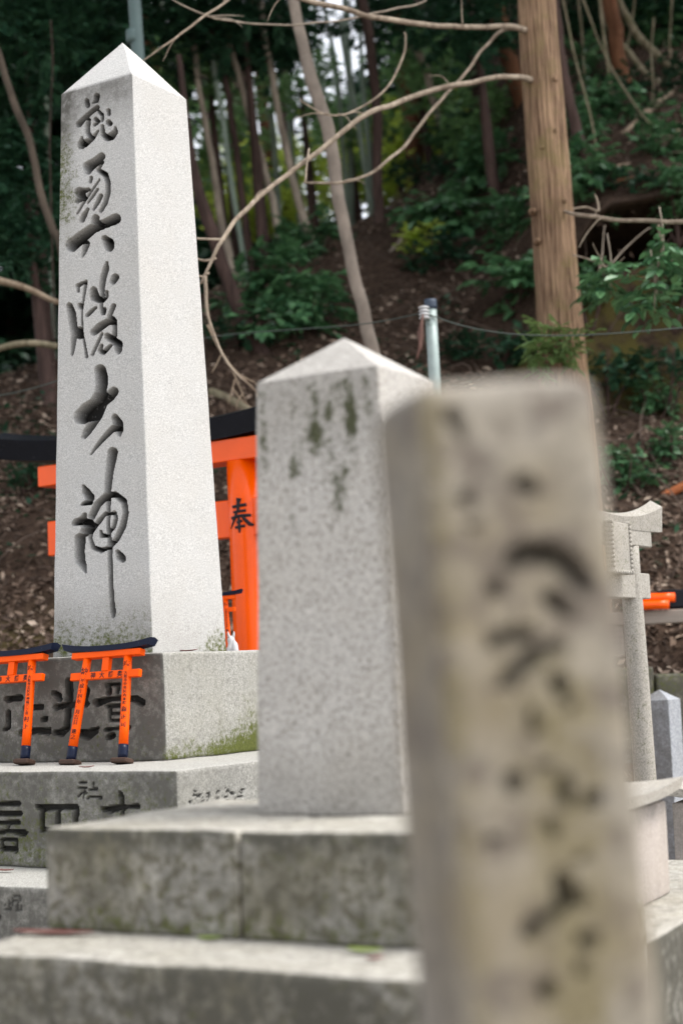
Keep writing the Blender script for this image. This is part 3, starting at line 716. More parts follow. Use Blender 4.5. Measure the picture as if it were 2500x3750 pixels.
# ------------------------------------------------------------------ right side: stone torii, boxes, slabs, small pillar
def stone_torii():
    Y = 5.0; b = at(2335, 2600, Y); dirv = np.array([.52, .854]); yaw = math.atan2(dirv[1], dirv[0])
    root = empty('stone_torii', (b[0], b[1], -1.0), (0, 0, yaw), label='small grey stone torii with upswept top and framed plaque, right of the near post', cat='torii')
    z = lambda py: at(2330, py, Y)[2] + 1.0
    zk, zs, zn0, zn1 = z(1930), z(2000), z(2192), z(2098)
    sp = .34; cx = -sp / 2
    V, Fc = kasagi_mesh(sp / 2 + .215, zk - .012, .044, .075, .006, -.02, 24, .006, 1.25)
    def sx(o):
        at_ = o.data.attributes.new('stain', 'FLOAT', 'POINT'); at_.data.foreach_set('value', [.25] * len(o.data.vertices))
        at_ = o.data.attributes.new('moss', 'FLOAT', 'POINT'); at_.data.foreach_set('value', [.12] * len(o.data.vertices)); return o
    sx(MB().add([(x + cx, y, q) for x, y, q in V], Fc).build('kasagi', M_TORIISTONE, root, smooth=False))
    sx(MB().add(*box(cx - sp / 2 - .13, cx + sp / 2 + .13, -.028, .028, zs, zk - .006, .003)).build('shimaki', M_TORIISTONE, root, smooth=False))
    sx(MB().add(*box(cx - sp / 2 - .11, cx + sp / 2 + .11, -.022, .022, zn0, zn1, .003)).build('nuki', M_TORIISTONE, root, smooth=False))
    for x, l in ((0, .045), (-sp, -.045)):
        o = MB().add(*tube([(x + l, 0, -.03), (x, 0, zs)], [.0385, .031], 20, 28, .03)).build('column', M_TORIISTONE, root); sx(o)
    pl = MB()
    p0, p1 = cx - .075 - .03, cx + .075 - .03
    pl.add(*box(p0, p1, -.055, -.035, zn1 - .01, zk + .0, .002))
    fr = pl.build('plaque', M_TORIISTONE, root, smooth=False); sx(fr)
    sc = MB()
    for k in range(12):
        zc = zn1 + .0 + (zk - zn1) * k / 11
        for xx in (p0 + .004, p1 - .004): sc.add(*tube([(xx, -.060, zc), (xx, -.034, zc)], [.0062, .0062], 4, 10))
    for k in range(9):
        xc = p0 + (p1 - p0) * k / 8
        sc.add(*tube([(xc, -.060, zn1 - .006), (xc, -.034, zn1 - .006)], [.006, .006], 4, 10))
    sx(sc.build('scalloped_frame', M_TORIISTONE, fr))
stone_torii()

def flared_box(loc, yaw, hw, hd, hh, slabt, rise, over, name, label):
    root = empty(name, loc, (0, 0, yaw), label=label, cat='stone box')
    o = stone('body', M_BOXST, loc, yaw, (-hw, hw), (-hd, hd), hh, root, (1, 1), 0, .006, (.04, .04, .04), .002, stain=lambda P, I, n: .35 * sstep(hh * .7, hh, P[:, 2]) + .15)
    n = 16; V = []; Fc = []
    A, B = hw + over, hd + over
    for lay in (0, 1):
        for j in range(n + 1):
            for i in range(n + 1):
                a = -1 + 2 * i / n; b_ = -1 + 2 * j / n
                c = rise * (abs(a) ** 2.2 * .5 + abs(b_) ** 2.2 * .5) * (1 if lay else .9)
                V.append((a * A * (1 if lay else .97), b_ * B * (1 if lay else .97), hh + c + (slabt if lay else 0.0)))
    m = (n + 1) ** 2
    for j in range(n):
        for i in range(n):
            q = j * (n + 1) + i
            Fc.append((q, q + n + 1, q + n + 2, q + 1)); Fc.append((m + q, m + q + 1, m + q + n + 2, m + q + n + 1))
    ring = [i for i in range(n)] + [j * (n + 1) + n for j in range(n)] + [n * (n + 1) + i for i in range(n, 0, -1)] + [j * (n + 1) for j in range(n, 0, -1)]
    for k in range(len(ring)):
        a, b_ = ring[k], ring[(k + 1) % len(ring)]; Fc.append((a, b_, m + b_, m + a))
    s = MB().add(V, Fc).build('flared_cap', M_TORIISTONE, root, smooth=False)
    for nm, v in (('stain', .1), ('moss', .0)):
        at_ = s.data.attributes.new(nm, 'FLOAT', 'POINT'); at_.data.foreach_set('value', [v] * len(s.data.vertices))
    return root
yb = -.47; cb, sb = math.cos(yb), math.sin(yb)
uu = np.array([cb, sb]); vv = np.array([-sb, cb])
q = at(2457, 3268, 3.2)                       # far lower corner of the box's right side
hw, hd = .12, .24
cxy = q[:2] - uu * hw - vv * hd
flared_box((cxy[0], cxy[1], q[2]), yb, hw, hd, .178, .020, .024, .030, 'stone_box', 'pinkish stone box with bright upturned cap beside the near post')
e0 = onz(2440, 3412, q[2])
ue = (e0[:2] - cxy) @ uu
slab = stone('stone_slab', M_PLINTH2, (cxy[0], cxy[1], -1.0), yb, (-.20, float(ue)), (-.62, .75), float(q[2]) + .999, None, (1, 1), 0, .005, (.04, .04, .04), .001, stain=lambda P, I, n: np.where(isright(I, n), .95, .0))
tag(slab, 'pale-topped dark-sided stone slab under the pinkish stone box', 'slab')
g = at(2395, 2876, 3.95)
gc = g[:2] + uu * .15 + vv * .15
flared_box((gc[0], gc[1], -1.0), yb, .12, .12, float(g[2]) + 1.0 - .044, .018, .026, .030, 'stone_box', 'stone box with thin cap, cut off by the right edge of the photo')

q = at(2428, 2800, 6.0)
sm = stone('stone_pillar', M_BLUEST, (q[0], q[1], -1.0), -.62, (-.060, .060), (-.055, .055), float(at(2428, 2562, 6.0)[2]) + 1.0, None, (.97, .97), .038, .004, (.03, .03, .05), .001, stain=lambda P, I, n: np.where(isfront(I), .55, 0))
tag(sm, 'small blue-grey stone pillar with white pyramid top behind the stone torii', 'pillar')

# boards, fallen torii pieces and low wall on the right terrace
wl = empty('retaining_wall', (1.75, 6.7, -1.0), label='low dark mossy stone wall at the foot of the slope on the right', cat='wall')
for k, (px0, px1) in enumerate(((2150, 2372), (2376, 2530), (2534, 2900))):
    a = at(px0, 2500, 6.75); b = at(px1, 2500, 6.75)
    top = at(px0, 2452 + (k % 3) * 18, 6.75)[2]
    stone('wall_stone', M_PLINTH2, ((a[0] + b[0]) / 2, 6.75, -1.0), .03 * (k % 2), ((a[0] - b[0]) / 2, (b[0] - a[0]) / 2), (-.12, .14), float(top) + 1.0, wl, (1, 1), 0, .012, (.06, .06, .06), .006, stain=lambda P, I, n: np.full(len(P), 1.0), moss=lambda P, I, n: .25 * np.ones(len(P)) * (P[:, 2] > .8))
p0, p1 = at(2330, 2262, 6.9), at(2560, 2255, 6.8)
bd = empty('grey_board', tuple((p0 + p1) / 2), (0, 0, math.atan2(p1[1] - p0[1], p1[0] - p0[0])), label='grey weathered board lying level at the foot of the slope', cat='board')
MB().add(*box(-.30, .45, -.05, .05, -.028, .028, .004)).build('plank', M_BOARD, bd, smooth=False)
for sx_ in (-.22, .38):
    gz = hgt(bd.location[0] + sx_, 6.85) - bd.location[2]
    MB().add(*box(sx_ - .03, sx_ + .03, -.04, .04, min(gz, -.2) - .1, -.0285, .003)).build('board_prop', M_BOARD, bd, smooth=False)
bz = bd.location[2] + .028
p = at(2352, 2225, 6.85)
ft = empty('fallen_torii', (p[0], 6.84, bz), label='dismantled orange torii pieces with black roof beam lying on the grey board', cat='torii')
for dx, a0 in ((0, (.0, .0)), (.03, (.01, .02))):
    MB().add(*tube([(dx - .08, -.02 + a0[0], .024 + .03 * (dx > 0)), (dx + .10, -.05 + a0[1], .022 + 0.03 * (dx > 0))], [.020, .020], 5, 16)).build('leg', M_ORANGE, ft)
V, Fc = box(.06, .42, -.02, .05, .004, .085, .01)
MB().add(V, Fc).build('kasagi', M_BLACK, ft, smooth=False)
p0, p1 = at(2400, 1828, 7.6), at(2560, 1745, 7.5)
og = ground_hit(2450, 1805)
og0, og1 = at(2395, 1835, og[1]), at(2580, 1738, og[1] - .05)
bar = MB().add(*tube([og0, (og0 + og1) / 2, og1], [.022, .022, .02], 8, 10)).build('orange_pole', plain('faded_orange_pole', (.50, .16, .06), .6, .3, .2, 20)); tag(bar, 'faded orange pole lying on the leafy slope at the right edge', 'pole')

# ------------------------------------------------------------------ poles and wires
def pole_insul():
    Y = 6.4; t = at(1575, 1108, Y); b = at(1590, 1380, Y)
    d = (b - t) / (b[2] - t[2]); g = t + d * (-1.05 - t[2])
    root = empty('wire_post', tuple(g), label='pale galvanised post with white ringed insulator and dark cap', cat='post')
    R = np.array(t) - g
    dr = R / np.linalg.norm(R)
    MB().add(*tube([(0, 0, 0), R], [.024, .024], 10, 20)).build('shaft', M_STEEL, root)
    MB().add(*tube([R - dr * .028, R + dr * .012], [.0265, .025], 4, 20)).build('cap', M_CAP, root)
    ins = MB(); c = np.array(at(1552, 1146, Y - .03)) - g
    prof = []; 
    for k in range(4):
        z0 = -.026 + k * .014
        prof += [(z0, .012), (z0 + .003, .0215), (z0 + .008, .0215), (z0 + .0115, .012)]
    ins.add(*tube([c + dr * a for a, _ in prof], [r_ for _, r_ in prof], 48, 18)); io = ins.build('insulator', M_WHITE, root)
    MB().add(*tube([c, c * .3 + (R - dr * .06) * .7], [.006, .006], 4, 8)).build('bracket', M_STEEL, root)
    dl = MB()
    for k in range(5):
        a = at(1548 - k * 5, 1150 + k * 16, Y - .06) - g
        dl.add(*tube([a, a + (-.010 + .004 * k, -.01, -.06), a + (-.004 * k, 0, -.12 - .02 * (k % 2))], [.004, .008, .001], 8, 5))
    dl.build('dead_leaf_tuft', plain('dead_leaf_brown', (.12, .06, .045), .8), root)
    a = at(1570, 1152, Y - .03)
    pts = [a, at(1700, 1195, Y), at(1860, 1222, Y), at(2050, 1229, Y), at(2230, 1222, Y), at(2500, 1200, Y), at(2760, 1170, Y)]
    w = MB().add(*tube(pts, [.0026] * 7, 60, 6)).build('wire', M_WIRE); tag(w, 'twisted wire running right from the insulator post past the cedar trunk', 'wire')
pole_insul()
w = MB().add(*tube([at(-200, 1472, 6.8), at(0, 1448, 6.8), at(110, 1425, 6.8), at(200, 1398, 6.8), at(420, 1330, 6.8), at(760, 1236, 6.8), at(1300, 1190, 6.6), at(1552, 1146, 6.37)], [.0024] * 8, 50, 6)).build('wire', M_WIRE)
tag(w, 'thin grey wire crossing the slope left of the tall pillar', 'wire')
def steel_pole():
    Y = 7.3; t = at(466, -400, Y); b = at(508, 230, Y); d = (b - t) / (b[2] - t[2]); g = t + d * (hgt(-.9, Y) - .1 - t[2])
    o = empty('steel_pole', tuple(g), label='smooth green-grey steel pole rising behind the top of the tall pillar', cat='pole')
    MB().add(*tube([(0, 0, 0), tuple(t - g)], [.031, .031], 14, 20)).build('shaft', M_GREENSTEEL, o)
    c = np.array(at(488, 135, Y)) - g; dr = (t - g) / np.linalg.norm(t - g)
    MB().add(*tube([c - dr * .03, c + dr * .03], [.0335, .0335], 4, 20)).build('joint_sleeve', M_GREENSTEEL, o)
steel_pole()

# ------------------------------------------------------------------ leaves
def leaf_cloud(name, n_spray, per, R3, L, wid, mat, seed, flat=.35, shell=.5, droop=.25):
    r = np.random.default_rng(seed)
    d = r.normal(size=(n_spray, 3)); d /= np.linalg.norm(d, axis=1)[:, None]
    C = d * (r.uniform(shell ** 3, 1, n_spray) ** (1 / 3))[:, None]
    # clumps: pull towards a few centres so gaps open between them
    k = max(5, n_spray // 14); cc = r.normal(size=(k, 3)); cc /= np.linalg.norm(cc, axis=1)[:, None]; cc *= r.uniform(.35, 1, (k, 1))
    pick = r.integers(0, k, n_spray); C = cc[pick] + (C - cc[pick]) * r.uniform(.12, .55, (n_spray, 1))
    C *= np.array(R3)
    az = r.uniform(0, 2 * np.pi, n_spray)
    outv = np.stack([np.cos(az), np.sin(az), r.normal(0, flat * .6, n_spray)], 1)
    outv = outv * .8 + d * .5; outv /= np.linalg.norm(outv, axis=1)[:, None]
    V = []; Tn = []
    side = np.cross(outv, [0, 0, 1.0]); side /= np.linalg.norm(side, axis=1)[:, None] + 1e-9
    for i in range(per):
        t = i / max(1, per - 1); s = 1 if i % 2 else -1
        base = C + outv * (L * 1.9 * t)[..., None] if False else C + outv * (L * 1.9 * t)
        ang = s * (1.0 - .75 * t) + r.normal(0, .25, n_spray)
        dr = outv * np.cos(ang)[:, None] + side * np.sin(ang)[:, None]
        dr[:, 2] -= droop * r.uniform(.2, 1.3, n_spray)
        dr /= np.linalg.norm(dr, axis=1)[:, None]
        nrm = np.cross(dr, side * np.cos(ang)[:, None] - outv * np.sin(ang)[:, None]); 
        nrm += r.normal(0, .35, nrm.shape); nrm -= (nrm * dr).sum(1)[:, None] * dr; nrm /= np.linalg.norm(nrm, axis=1)[:, None] + 1e-9
        sd = np.cross(dr, nrm); l = L * r.uniform(.65, 1.15, n_spray)[:, None]
        up = nrm * np.sign(nrm[:, 2:3] + 1e-6)
        w_ = wid * l
        pts = np.stack([base, base + dr * l * .35 + sd * w_ + up * w_ * .25, base + dr * l * .7 + sd * w_ * .75 + up * w_ * .1, base + dr * l - up * l * .08,
                        base + dr * l * .7 - sd * w_ * .75 + up * w_ * .1, base + dr * l * .35 - sd * w_ + up * w_ * .25], 1)
        V.append(pts); Tn.append(r.uniform(0, 1, n_spray))
    V = np.concatenate(V).reshape(-1, 3); Tn = np.repeat(np.concatenate(Tn), 6); n = len(V) // 6
    idx = np.arange(n)[:, None] * 6
    Fc = np.concatenate([idx + [0, 1, 2, 3], idx + [0, 3, 4, 5]]).tolist()
    me = bpy.data.meshes.new(name); me.from_pydata(V.tolist(), [], Fc); me.update(); me.materials.append(mat)
    a = me.attributes.new('tint', 'FLOAT', 'POINT'); a.data.foreach_set('value', Tn)
    return me
CL = {
    'bush': leaf_cloud('foliage', 110, 9, (.5, .42, .36), .085, .27, M_LEAF_M, 1, .3, .3),
    'bush2': leaf_cloud('foliage', 80, 9, (.5, .4, .42), .095, .25, M_LEAF_M, 2, .3, .3),
    'big': leaf_cloud('foliage', 42, 9, (.42, .36, .36), .15, .26, M_LEAF_M, 21, .25, .3, .5),
    'low': leaf_cloud('foliage', 90, 9, (.5, .4, .22), .06, .28, M_LEAF_D, 3, .4, .2),
    'lite': leaf_cloud('foliage', 60, 9, (.4, .35, .3), .08, .24, M_LEAF_L, 4, .4, .2),
    'sprig': leaf_cloud('foliage', 14, 8, (.16, .13, .15), .085, .27, M_LEAF_M, 5, .4, .2),
    'crown': leaf_cloud('crown', 330, 9, (1, .9, .75), .085, .27, M_LEAF_D, 6, .35, .3),
    'crown2': leaf_cloud('crown', 300, 9, (1, .9, .8), .10, .25, M_LEAF_D, 7, .35, .3),
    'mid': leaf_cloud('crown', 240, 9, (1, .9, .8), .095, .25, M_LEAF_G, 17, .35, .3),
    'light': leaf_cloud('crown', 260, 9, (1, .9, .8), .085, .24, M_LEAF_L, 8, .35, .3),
    'canopy': leaf_cloud('crown', 800, 9, (2.3, 2.1, 1.3), .20, .3, M_LEAF_D, 9, .4, .2),
    'fern': leaf_cloud('foliage', 26, 11, (.12, .10, .12), .04, .16, M_FERN, 10, .8, .2),
}
def cloud(kind, loc, s=1.0, rz=None, parent=None, name='crown', sz=1.0):
    o = bpy.data.objects.new(name, CL[kind]); COL.objects.link(o)
    rz = rng.uniform(0, 6.28) if rz is None else rz
    o.location = loc; o.rotation_euler = (0, 0, rz); o.scale = (s, s, s * sz)
    if parent:
        o.parent = parent; o.location = Vector(loc) - parent.location
    return o

# ------------------------------------------------------------------ trees
def tree(name, label, k, pts, Y, wid, mat, cat='tree', crowns=(), ext=True, group=None, up=3.0, ns=14, wob=.06, bamboo=False, part='trunk'):
    """pts: zoom pixels from top to bottom; wid: widths in the same pixels"""
    a, b, s = ZM[k]
    px = [(a + x * s, b + y * s) for x, y in pts]
    if Y is None:
        g = ground_hit(*px[-1]); Y = min(float(g[1]), 11.6)
    P = [np.array(at(x, y, Y)) for x, y in px]
    wpx = wid if isinstance(wid, (list, tuple)) else [wid] * len(P)
    R = [w_ * s * Y / F / 2 for w_ in wpx]
    gz = hgt(P[-1][0], Y)
    if ext:
        d = P[-1] - P[-2]; d = d / max(abs(d[2]), .05)
        drop = max(P[-1][2] - gz, 0) + .25
        P.append(P[-1] + np.array([d[0] * min(1, .3 / drop + .4), 0, -1.0]) * drop); R.append(R[-1] * 1.12)
        if px[0][1] < 60 and up:
            d = P[0] - P[1]; d = d / max(abs(d[2]), .05)
            P.insert(0, P[0] + np.array([d[0], 0, 1]) * up); R.insert(0, R[0] * .8)
    base = P[-1]
    root = empty(name, tuple(base), label=label, cat=cat, group=group)
    L = [tuple(p - base) for p in P]
    if bamboo:
        hgtot = abs(P[0][2] - P[-1][2]); nn = max(3, int(hgtot / .32))
        fn = lambda th, p, t: 1 + .10 * max(0, 1 - abs(((t * nn) % 1) - .5) * 16)
        MB().add(*tube(L, R, nn * 12, 10, rad_fn=fn)).build('culm', mat, root)
    else:
        MB().add(*tube(L, R, max(20, 9 * len(L)), ns, wob, seed=base[0] * 3, jit=R[0] * .5)).build(part, mat, root)
    for c in crowns:
        kind, cx, cy, Yc, sc = c[:5]
        loc = at(cx * ZM['F'][2], cy * ZM['F'][2], Yc) if c[5:] != ('w',) else np.array((cx, Yc, cy))
        cloud(kind, tuple(loc), sc, None, root)
    return root, Y

# the big cedar
def cedar():
    Y = 7.2
    pts = [(1888 + 75, -500), (1964, 0), (1990, 380), (2020, 760), (2040, 1060), (2066, 1420)]
    P = [at(x, y, Y) for x, y in pts]; w_ = [138, 146, 152, 158, 164, 184]
    R = [q * Y / F / 2 for q in w_]
    gz = hgt(P[-1][0], Y)
    b = P[-1] + (P[-1] - P[-2]) / abs(P[-1][2] - P[-2][2]) * (P[-1][2] - gz + .2)
    P.append(b); R.append(R[-1] * 1.25)
    P.insert(0, P[0] + np.array([-.25, 0, 3.5])); R.insert(0, R[0] * .7)
    root = empty('cedar_tree', tuple(b), label='tall cedar trunk with fibrous reddish-brown bark and bare pale branches, right of centre', cat='tree')
    rf = lambda th, p, t: 1 + .014 * mn.noise((math.cos(th) * 7, math.sin(th) * 7, p[2] * .5)) + .03 * mn.noise((math.cos(th) * 1.6, math.sin(th) * 1.6, p[2] * 1.1)) + .022 * mn.noise((math.cos(th) * 19, math.sin(th) * 19, p[2] * 1.3))
    MB().add(*tube([tuple(p - b) for p in P], R, 60, 110, rad_fn=rf)).build('trunk', M_CEDAR, root)
    def br(pp, ww, kids=(), mat=M_BRANCH):
        pts = [np.array(at(x, y, yy)) - b for x, y, yy in pp]
        rr_ = random.Random(int(pp[0][0] + pp[0][1] * 3)); cv = spline(pts, 60)
        o = MB().add(*tube(pts, [q * 5.4 / F / 2 for q in ww], 10 * len(pts), 10, .16, seed=pp[0][0] * .01, jit=.014)).build('branch', mat, root)
        for _ in range(2):
            q0 = cv[rr_.randint(14, 54)]; an = rr_.uniform(0, 6.28); ln_ = rr_.uniform(.05, .14); dv = np.array([math.cos(an), -.2, math.sin(an)]) * ln_
            MB().add(*tube([q0, q0 + dv * .5 + np.array([0, 0, .01]), q0 + dv + np.array([rr_.uniform(-.02, .02), 0, rr_.uniform(-.03, .03)])], [.0035, .0026, .0012], 10, 6, .1, jit=.006)).build('twig', mat, o)
        for kp, kw in kids:
            q = [np.array(at(x, y, yy)) - b for x, y, yy in kp]
            MB().add(*tube(q, [v * 7 / F / 2 for v in kw], 8 * len(q), 7, .1, jit=.012)).build('twig', mat, o)
        return o
    br([(1930, 112, 7.15), (1840, 98, 7.0), (1600, 88, 6.7), (1400, 70, 6.5), (1230, 30, 6.3), (1080, 0, 6.2), (900, -40, 6.0)], [34, 27, 26, 25, 24, 22, 16])
    br([(1945, 292, 7.15), (1880, 284, 7.0), (1700, 305, 6.8), (1500, 350, 6.6), (1330, 430, 6.4), (1160, 545, 6.3), (1010, 665, 6.2), (900, 770, 6.1), (810, 885, 6.0), (760, 990, 6.0), (735, 1040, 6.0)], [40, 27, 26, 25, 24, 23, 21, 20, 17, 12, 7],
       [([(822, 878, 6.0), (770, 876, 6.0), (722, 872, 6.0)], [9, 8, 7]), ([(790, 945, 6.0), (755, 952, 6.0), (725, 946, 6.0)], [9, 8, 6]), ([(765, 1000, 6.0), (745, 1012, 6.0), (728, 1010, 6.0)], [8, 7, 6]),
        ([(752, 1010, 6.0), (755, 1110, 6.0), (770, 1200, 6.0), (808, 1290, 6.0), (850, 1350, 6.0), (900, 1400, 6.0)], [14, 11, 10, 9, 8, 4]), ([(1118, 590, 6.25), (1125, 540, 6.25), (1122, 640, 6.2), (1116, 668, 6.2)], [8, 5, 7, 5])])
    br([(1945, 110, 7.25), (1840, 112, 7.3), (1730, 230, 7.2), (1600, 380, 7.0), (1480, 540, 6.9), (1350, 640, 6.8), (1250, 668, 6.7), (1120, 668, 6.7)], [14, 18, 17, 16, 16, 15, 14, 10])
    br([(1480, 120, 6.8), (1468, 210, 6.8), (1400, 330, 6.7), (1300, 400, 6.7), (1200, 415, 6.6), (1100, 362, 6.6)], [9, 11, 11, 10, 9, 6])
    br([(1560, 0, 6.9), (1400, 45, 6.8), (1200, 80, 6.7), (980, 88, 6.6), (820, 72, 6.5), (690, 25, 6.4), (560, -60, 6.4)], [10, 10, 9, 9, 8, 7, 5], mat=M_GREYB)
    br([(860, -50, 6.3), (830, 0, 6.3), (700, 100, 6.2), (600, 170, 6.1), (525, 222, 6.1)], [13, 12, 10, 8, 6])
    # right side branch with drooping twigs
    br([(2060, 775, 7.15), (2110, 785, 7.0), (2230, 800, 6.9), (2380, 815, 6.8), (2520, 818, 6.7), (2700, 800, 6.6)], [12, 20, 20, 21, 22, 20],
       [([(2408, 825, 6.8), (2420, 900, 6.8), (2405, 980, 6.8), (2395, 1050, 6.8), (2400, 1085, 6.8)], [13, 11, 9, 7, 4]), ([(2415, 935, 6.8), (2470, 965, 6.8), (2510, 995, 6.7)], [8, 7, 5]),
        ([(2100, 765, 7.0), (2150, 760, 7.0), (2192, 770, 7.0), (2186, 730, 7.0), (2178, 715, 7.0)], [8, 8, 9, 8, 5]), ([(2200, 800, 6.9), (2150, 860, 6.9), (2120, 905, 6.9)], [6, 5, 3])])
    br([(2095, 935, 7.1), (2170, 955, 7.0), (2215, 985, 7.0), (2225, 1020, 7.0), (2212, 1045, 7.0)], [7, 10, 10, 9, 4])
    for x, y in ((2030, 290), (1985, 540), (2065, 735), (1950, 770), (1968, 880), (2030, 480)):
        p = at(x, y, Y - .085) - b
        MB().add(*tube([p + (0, .03, 0), p - (0, .012, 0)], [.02, .009], 4, 10)).build('knot', M_CEDAR, root)
    for x, y, z, s in ((2.1, 7.6, 7.0, .9), (1.2, 8.6, 8.0, .9), (3.4, 8.2, 7.8, 1.0), (2.6, 9.4, 8.8, 1.0)):
        cloud('canopy', (x, y, z), s, None, root)
    return root
cedar()

tree('slender_tree', 'slender smooth grey-beige tree leaning left behind the middle pillar', 'F', [(668, -20), (705, 140), (747, 290), (775, 430), (800, 560), (828, 690), (852, 800), (880, 920)], 7.9, [26, 30, 32, 31, 30, 30, 32, 34], M_SMOOTH, wob=.05)
tree('young_tree', 'grey-brown thin trunk just right of the tall pillar, leaning right at its foot', '2', [(-10, 80), (15, 300), (60, 600), (105, 850), (145, 1100), (200, 1450), (235, 1580)], None, [36, 38, 40, 42, 44, 48, 52], M_GREYB, crowns=())
tree('bamboo', 'grey-green bamboo culm just right of the tall pillar between brown trunks', '2', [(120, 150), (150, 450), (200, 750), (245, 1080), (295, 1400), (345, 1700)], None, 36, M_BAMBOO, 'bamboo', bamboo=True)
tree('forest_tree', 'dark reddish trunk standing close right of the leftmost bamboo', '2', [(60, -20), (120, 180), (215, 480), (265, 800), (310, 1150), (345, 1400), (385, 1680)], None, [42, 42, 44, 46, 48, 50, 54], M_DARKB, crowns=[('crown2', 470, 60, 11.5, .55)])
tree('young_tree', 'pale brown trunk in the middle of the left trunk group, gently bowed', '2', [(170, -20), (215, 170), (295, 430), (350, 650), (405, 860), (460, 1050), (510, 1240), (560, 1480)], None, [38, 40, 42, 44, 44, 46, 48, 54], M_GREYB, crowns=[('crown', 560, 90, 11.8, .5)])
tree('forest_tree', 'broad red-brown trunk behind the left trunk group, blurred', '2', [(385, -20), (420, 300), (455, 650), (495, 980), (520, 1180), (540, 1350)], 14.5, 78, M_BROWNB)
tree('forest_tree', 'red-brown trunk rising behind the steel pole at the upper left', '1', [(890, -20), (925, 150), (955, 300), (985, 430), (1040, 700)], 12.5, 88, M_BROWNB, crowns=())
tree('young_tree', 'grey-brown trunk left of the slender tree, foot on the ridge', '2', [(430, -20), (465, 200), (520, 480), (565, 760), (610, 950), (660, 1200), (745, 1470)], None, [42, 42, 44, 46, 48, 50, 54], M_GREYB, crowns=[('crown2', 640, 70, 12, .55)])
tree('forest_tree', 'thick dark trunk leaning right out of the slope beside the tall pillar', '1', [(1140, 350), (1170, 600), (1200, 860), (1240, 1100), (1290, 1290), (1370, 1520), (1440, 1760), (1530, 2000), (1660, 2240)], None, [36, 44, 52, 66, 80, 86, 86, 90, 100], M_DARKB, up=0)
bam = 'bamboo culms on the ridge behind'
for lab, pts, Y, w_ in (
    ('bluish bamboo culm left of the dark red trunk on the ridge', [(985, 60), (1010, 500), (1015, 1050)], 14.0, 40),
    ('tall pale bamboo culm in the ridge group, slightly leaning', [(950, 130), (1000, 450), (1050, 720), (1105, 1060)], 13.0, 38),
    ('short grey bamboo culm touching the dark red trunk on the ridge', [(1085, 420), (1110, 700), (1140, 1060)], 13.5, 36),
    ('yellow-green bamboo culm lit between the slender tree and ridge bamboos', [(860, 90), (920, 400), (950, 700), (978, 1090)], 13.2, 28),
    ('thin bluish bamboo culm seen left of the slender tree', [(620, 560), (630, 800), (650, 1050), (670, 1200)], 14.0, 34),
    ('green bamboo culm beside the broad red-brown trunk', [(505, 700), (530, 950), (550, 1200), (560, 1390)], 13.2, 36),
    ('bamboo culm with thin stem between two brown trunks left of centre', [(470, 400), (520, 750), (545, 1000), (560, 1350)], 15.0, 26),
    ('slim bamboo culm behind the slender tree, right side', [(880, 300), (930, 620), (950, 950), (985, 1080)], 16.0, 24),
    ('far bamboo culm at the top centre under the sky gaps', [(780, 60), (800, 300), (815, 600), (820, 900)], 17.0, 28),
    ('far pale bamboo culm right of the sky gaps', [(1060, 60), (1080, 260), (1090, 500), (1130, 1000)], 16.5, 30)):
    tree('bamboo', lab, '2', pts, Y, w_, M_BAMBOO, 'bamboo', bamboo=True, group=bam)
for lab, pts, Y, w_ in (
    ('faint bluish bamboo culm in the dark upper left corner', [(235, -10), (265, 200), (285, 540), (300, 900)], 13.0, 32),
    ('faint bamboo culm left of the tall pillar top near the vine', [(690, -10), (715, 120), (745, 260), (760, 400)], 13.0, 22),
    ('grey-green bamboo culm right of the pillar top in the dark foliage', [(1040, 60), (1065, 200), (1075, 420), (1100, 760)], 12.5, 26)):
    tree('bamboo', lab, '1', pts, Y, w_, M_BAMBOO, 'bamboo', bamboo=True, group=bam)
tree('forest_tree', 'dark red straight trunk on the ridge right of the bamboos', '2', [(1095, 20), (1130, 200), (1165, 550), (1190, 900), (1192, 1200), (1200, 1320)], None, 68, M_DARKB, crowns=[('crown', 880, 60, 12.6, .5)])
tree('forest_tree', 'broad blurred brown trunk between the ridge bamboos and the cedar', '2', [(1290, -20), (1345, 300), (1390, 650), (1420, 920)], 15.0, 120, M_BROWNB, crowns=())
tree('young_tree', 'leaning thin grey trunk left of the broad brown trunk by the cedar', '2', [(1350, 120), (1400, 250), (1470, 380), (1510, 500)], 13.0, 50, M_GREYB, up=0)
tree('forest_tree', 'reddish trunk hidden partly behind the left side of the cedar', '3', [(490, -20), (520, 150), (560, 300), (600, 430), (640, 560)], 11.8, 105, M_BROWNB, crowns=[('canopy', 2.0, 8.0, 12.2, 1.0, 'w')])
tree('forest_tree', 'dark slim trunk a little left of the cedar', '3', [(330, -20), (350, 200), (370, 400), (385, 620)], 13.5, 56, M_DARKB)
tree('forest_tree', 'dark purple trunk emerging behind the right side of the cedar', '3', [(835, 40), (870, 350), (930, 640), (990, 880), (1050, 1080)], None, [56, 60, 66, 72, 80], M_DARKB, up=2)
tree('forest_tree', 'broad brown trunk near the top right among the bent branches', '3', [(1140, -20), (1180, 200), (1210, 380), (1240, 500)], None, 92, M_BROWNB, crowns=[('canopy', 4.0, 10.4, 14.4, 1.2, 'w')])
sap = 'thin saplings on the right slope'
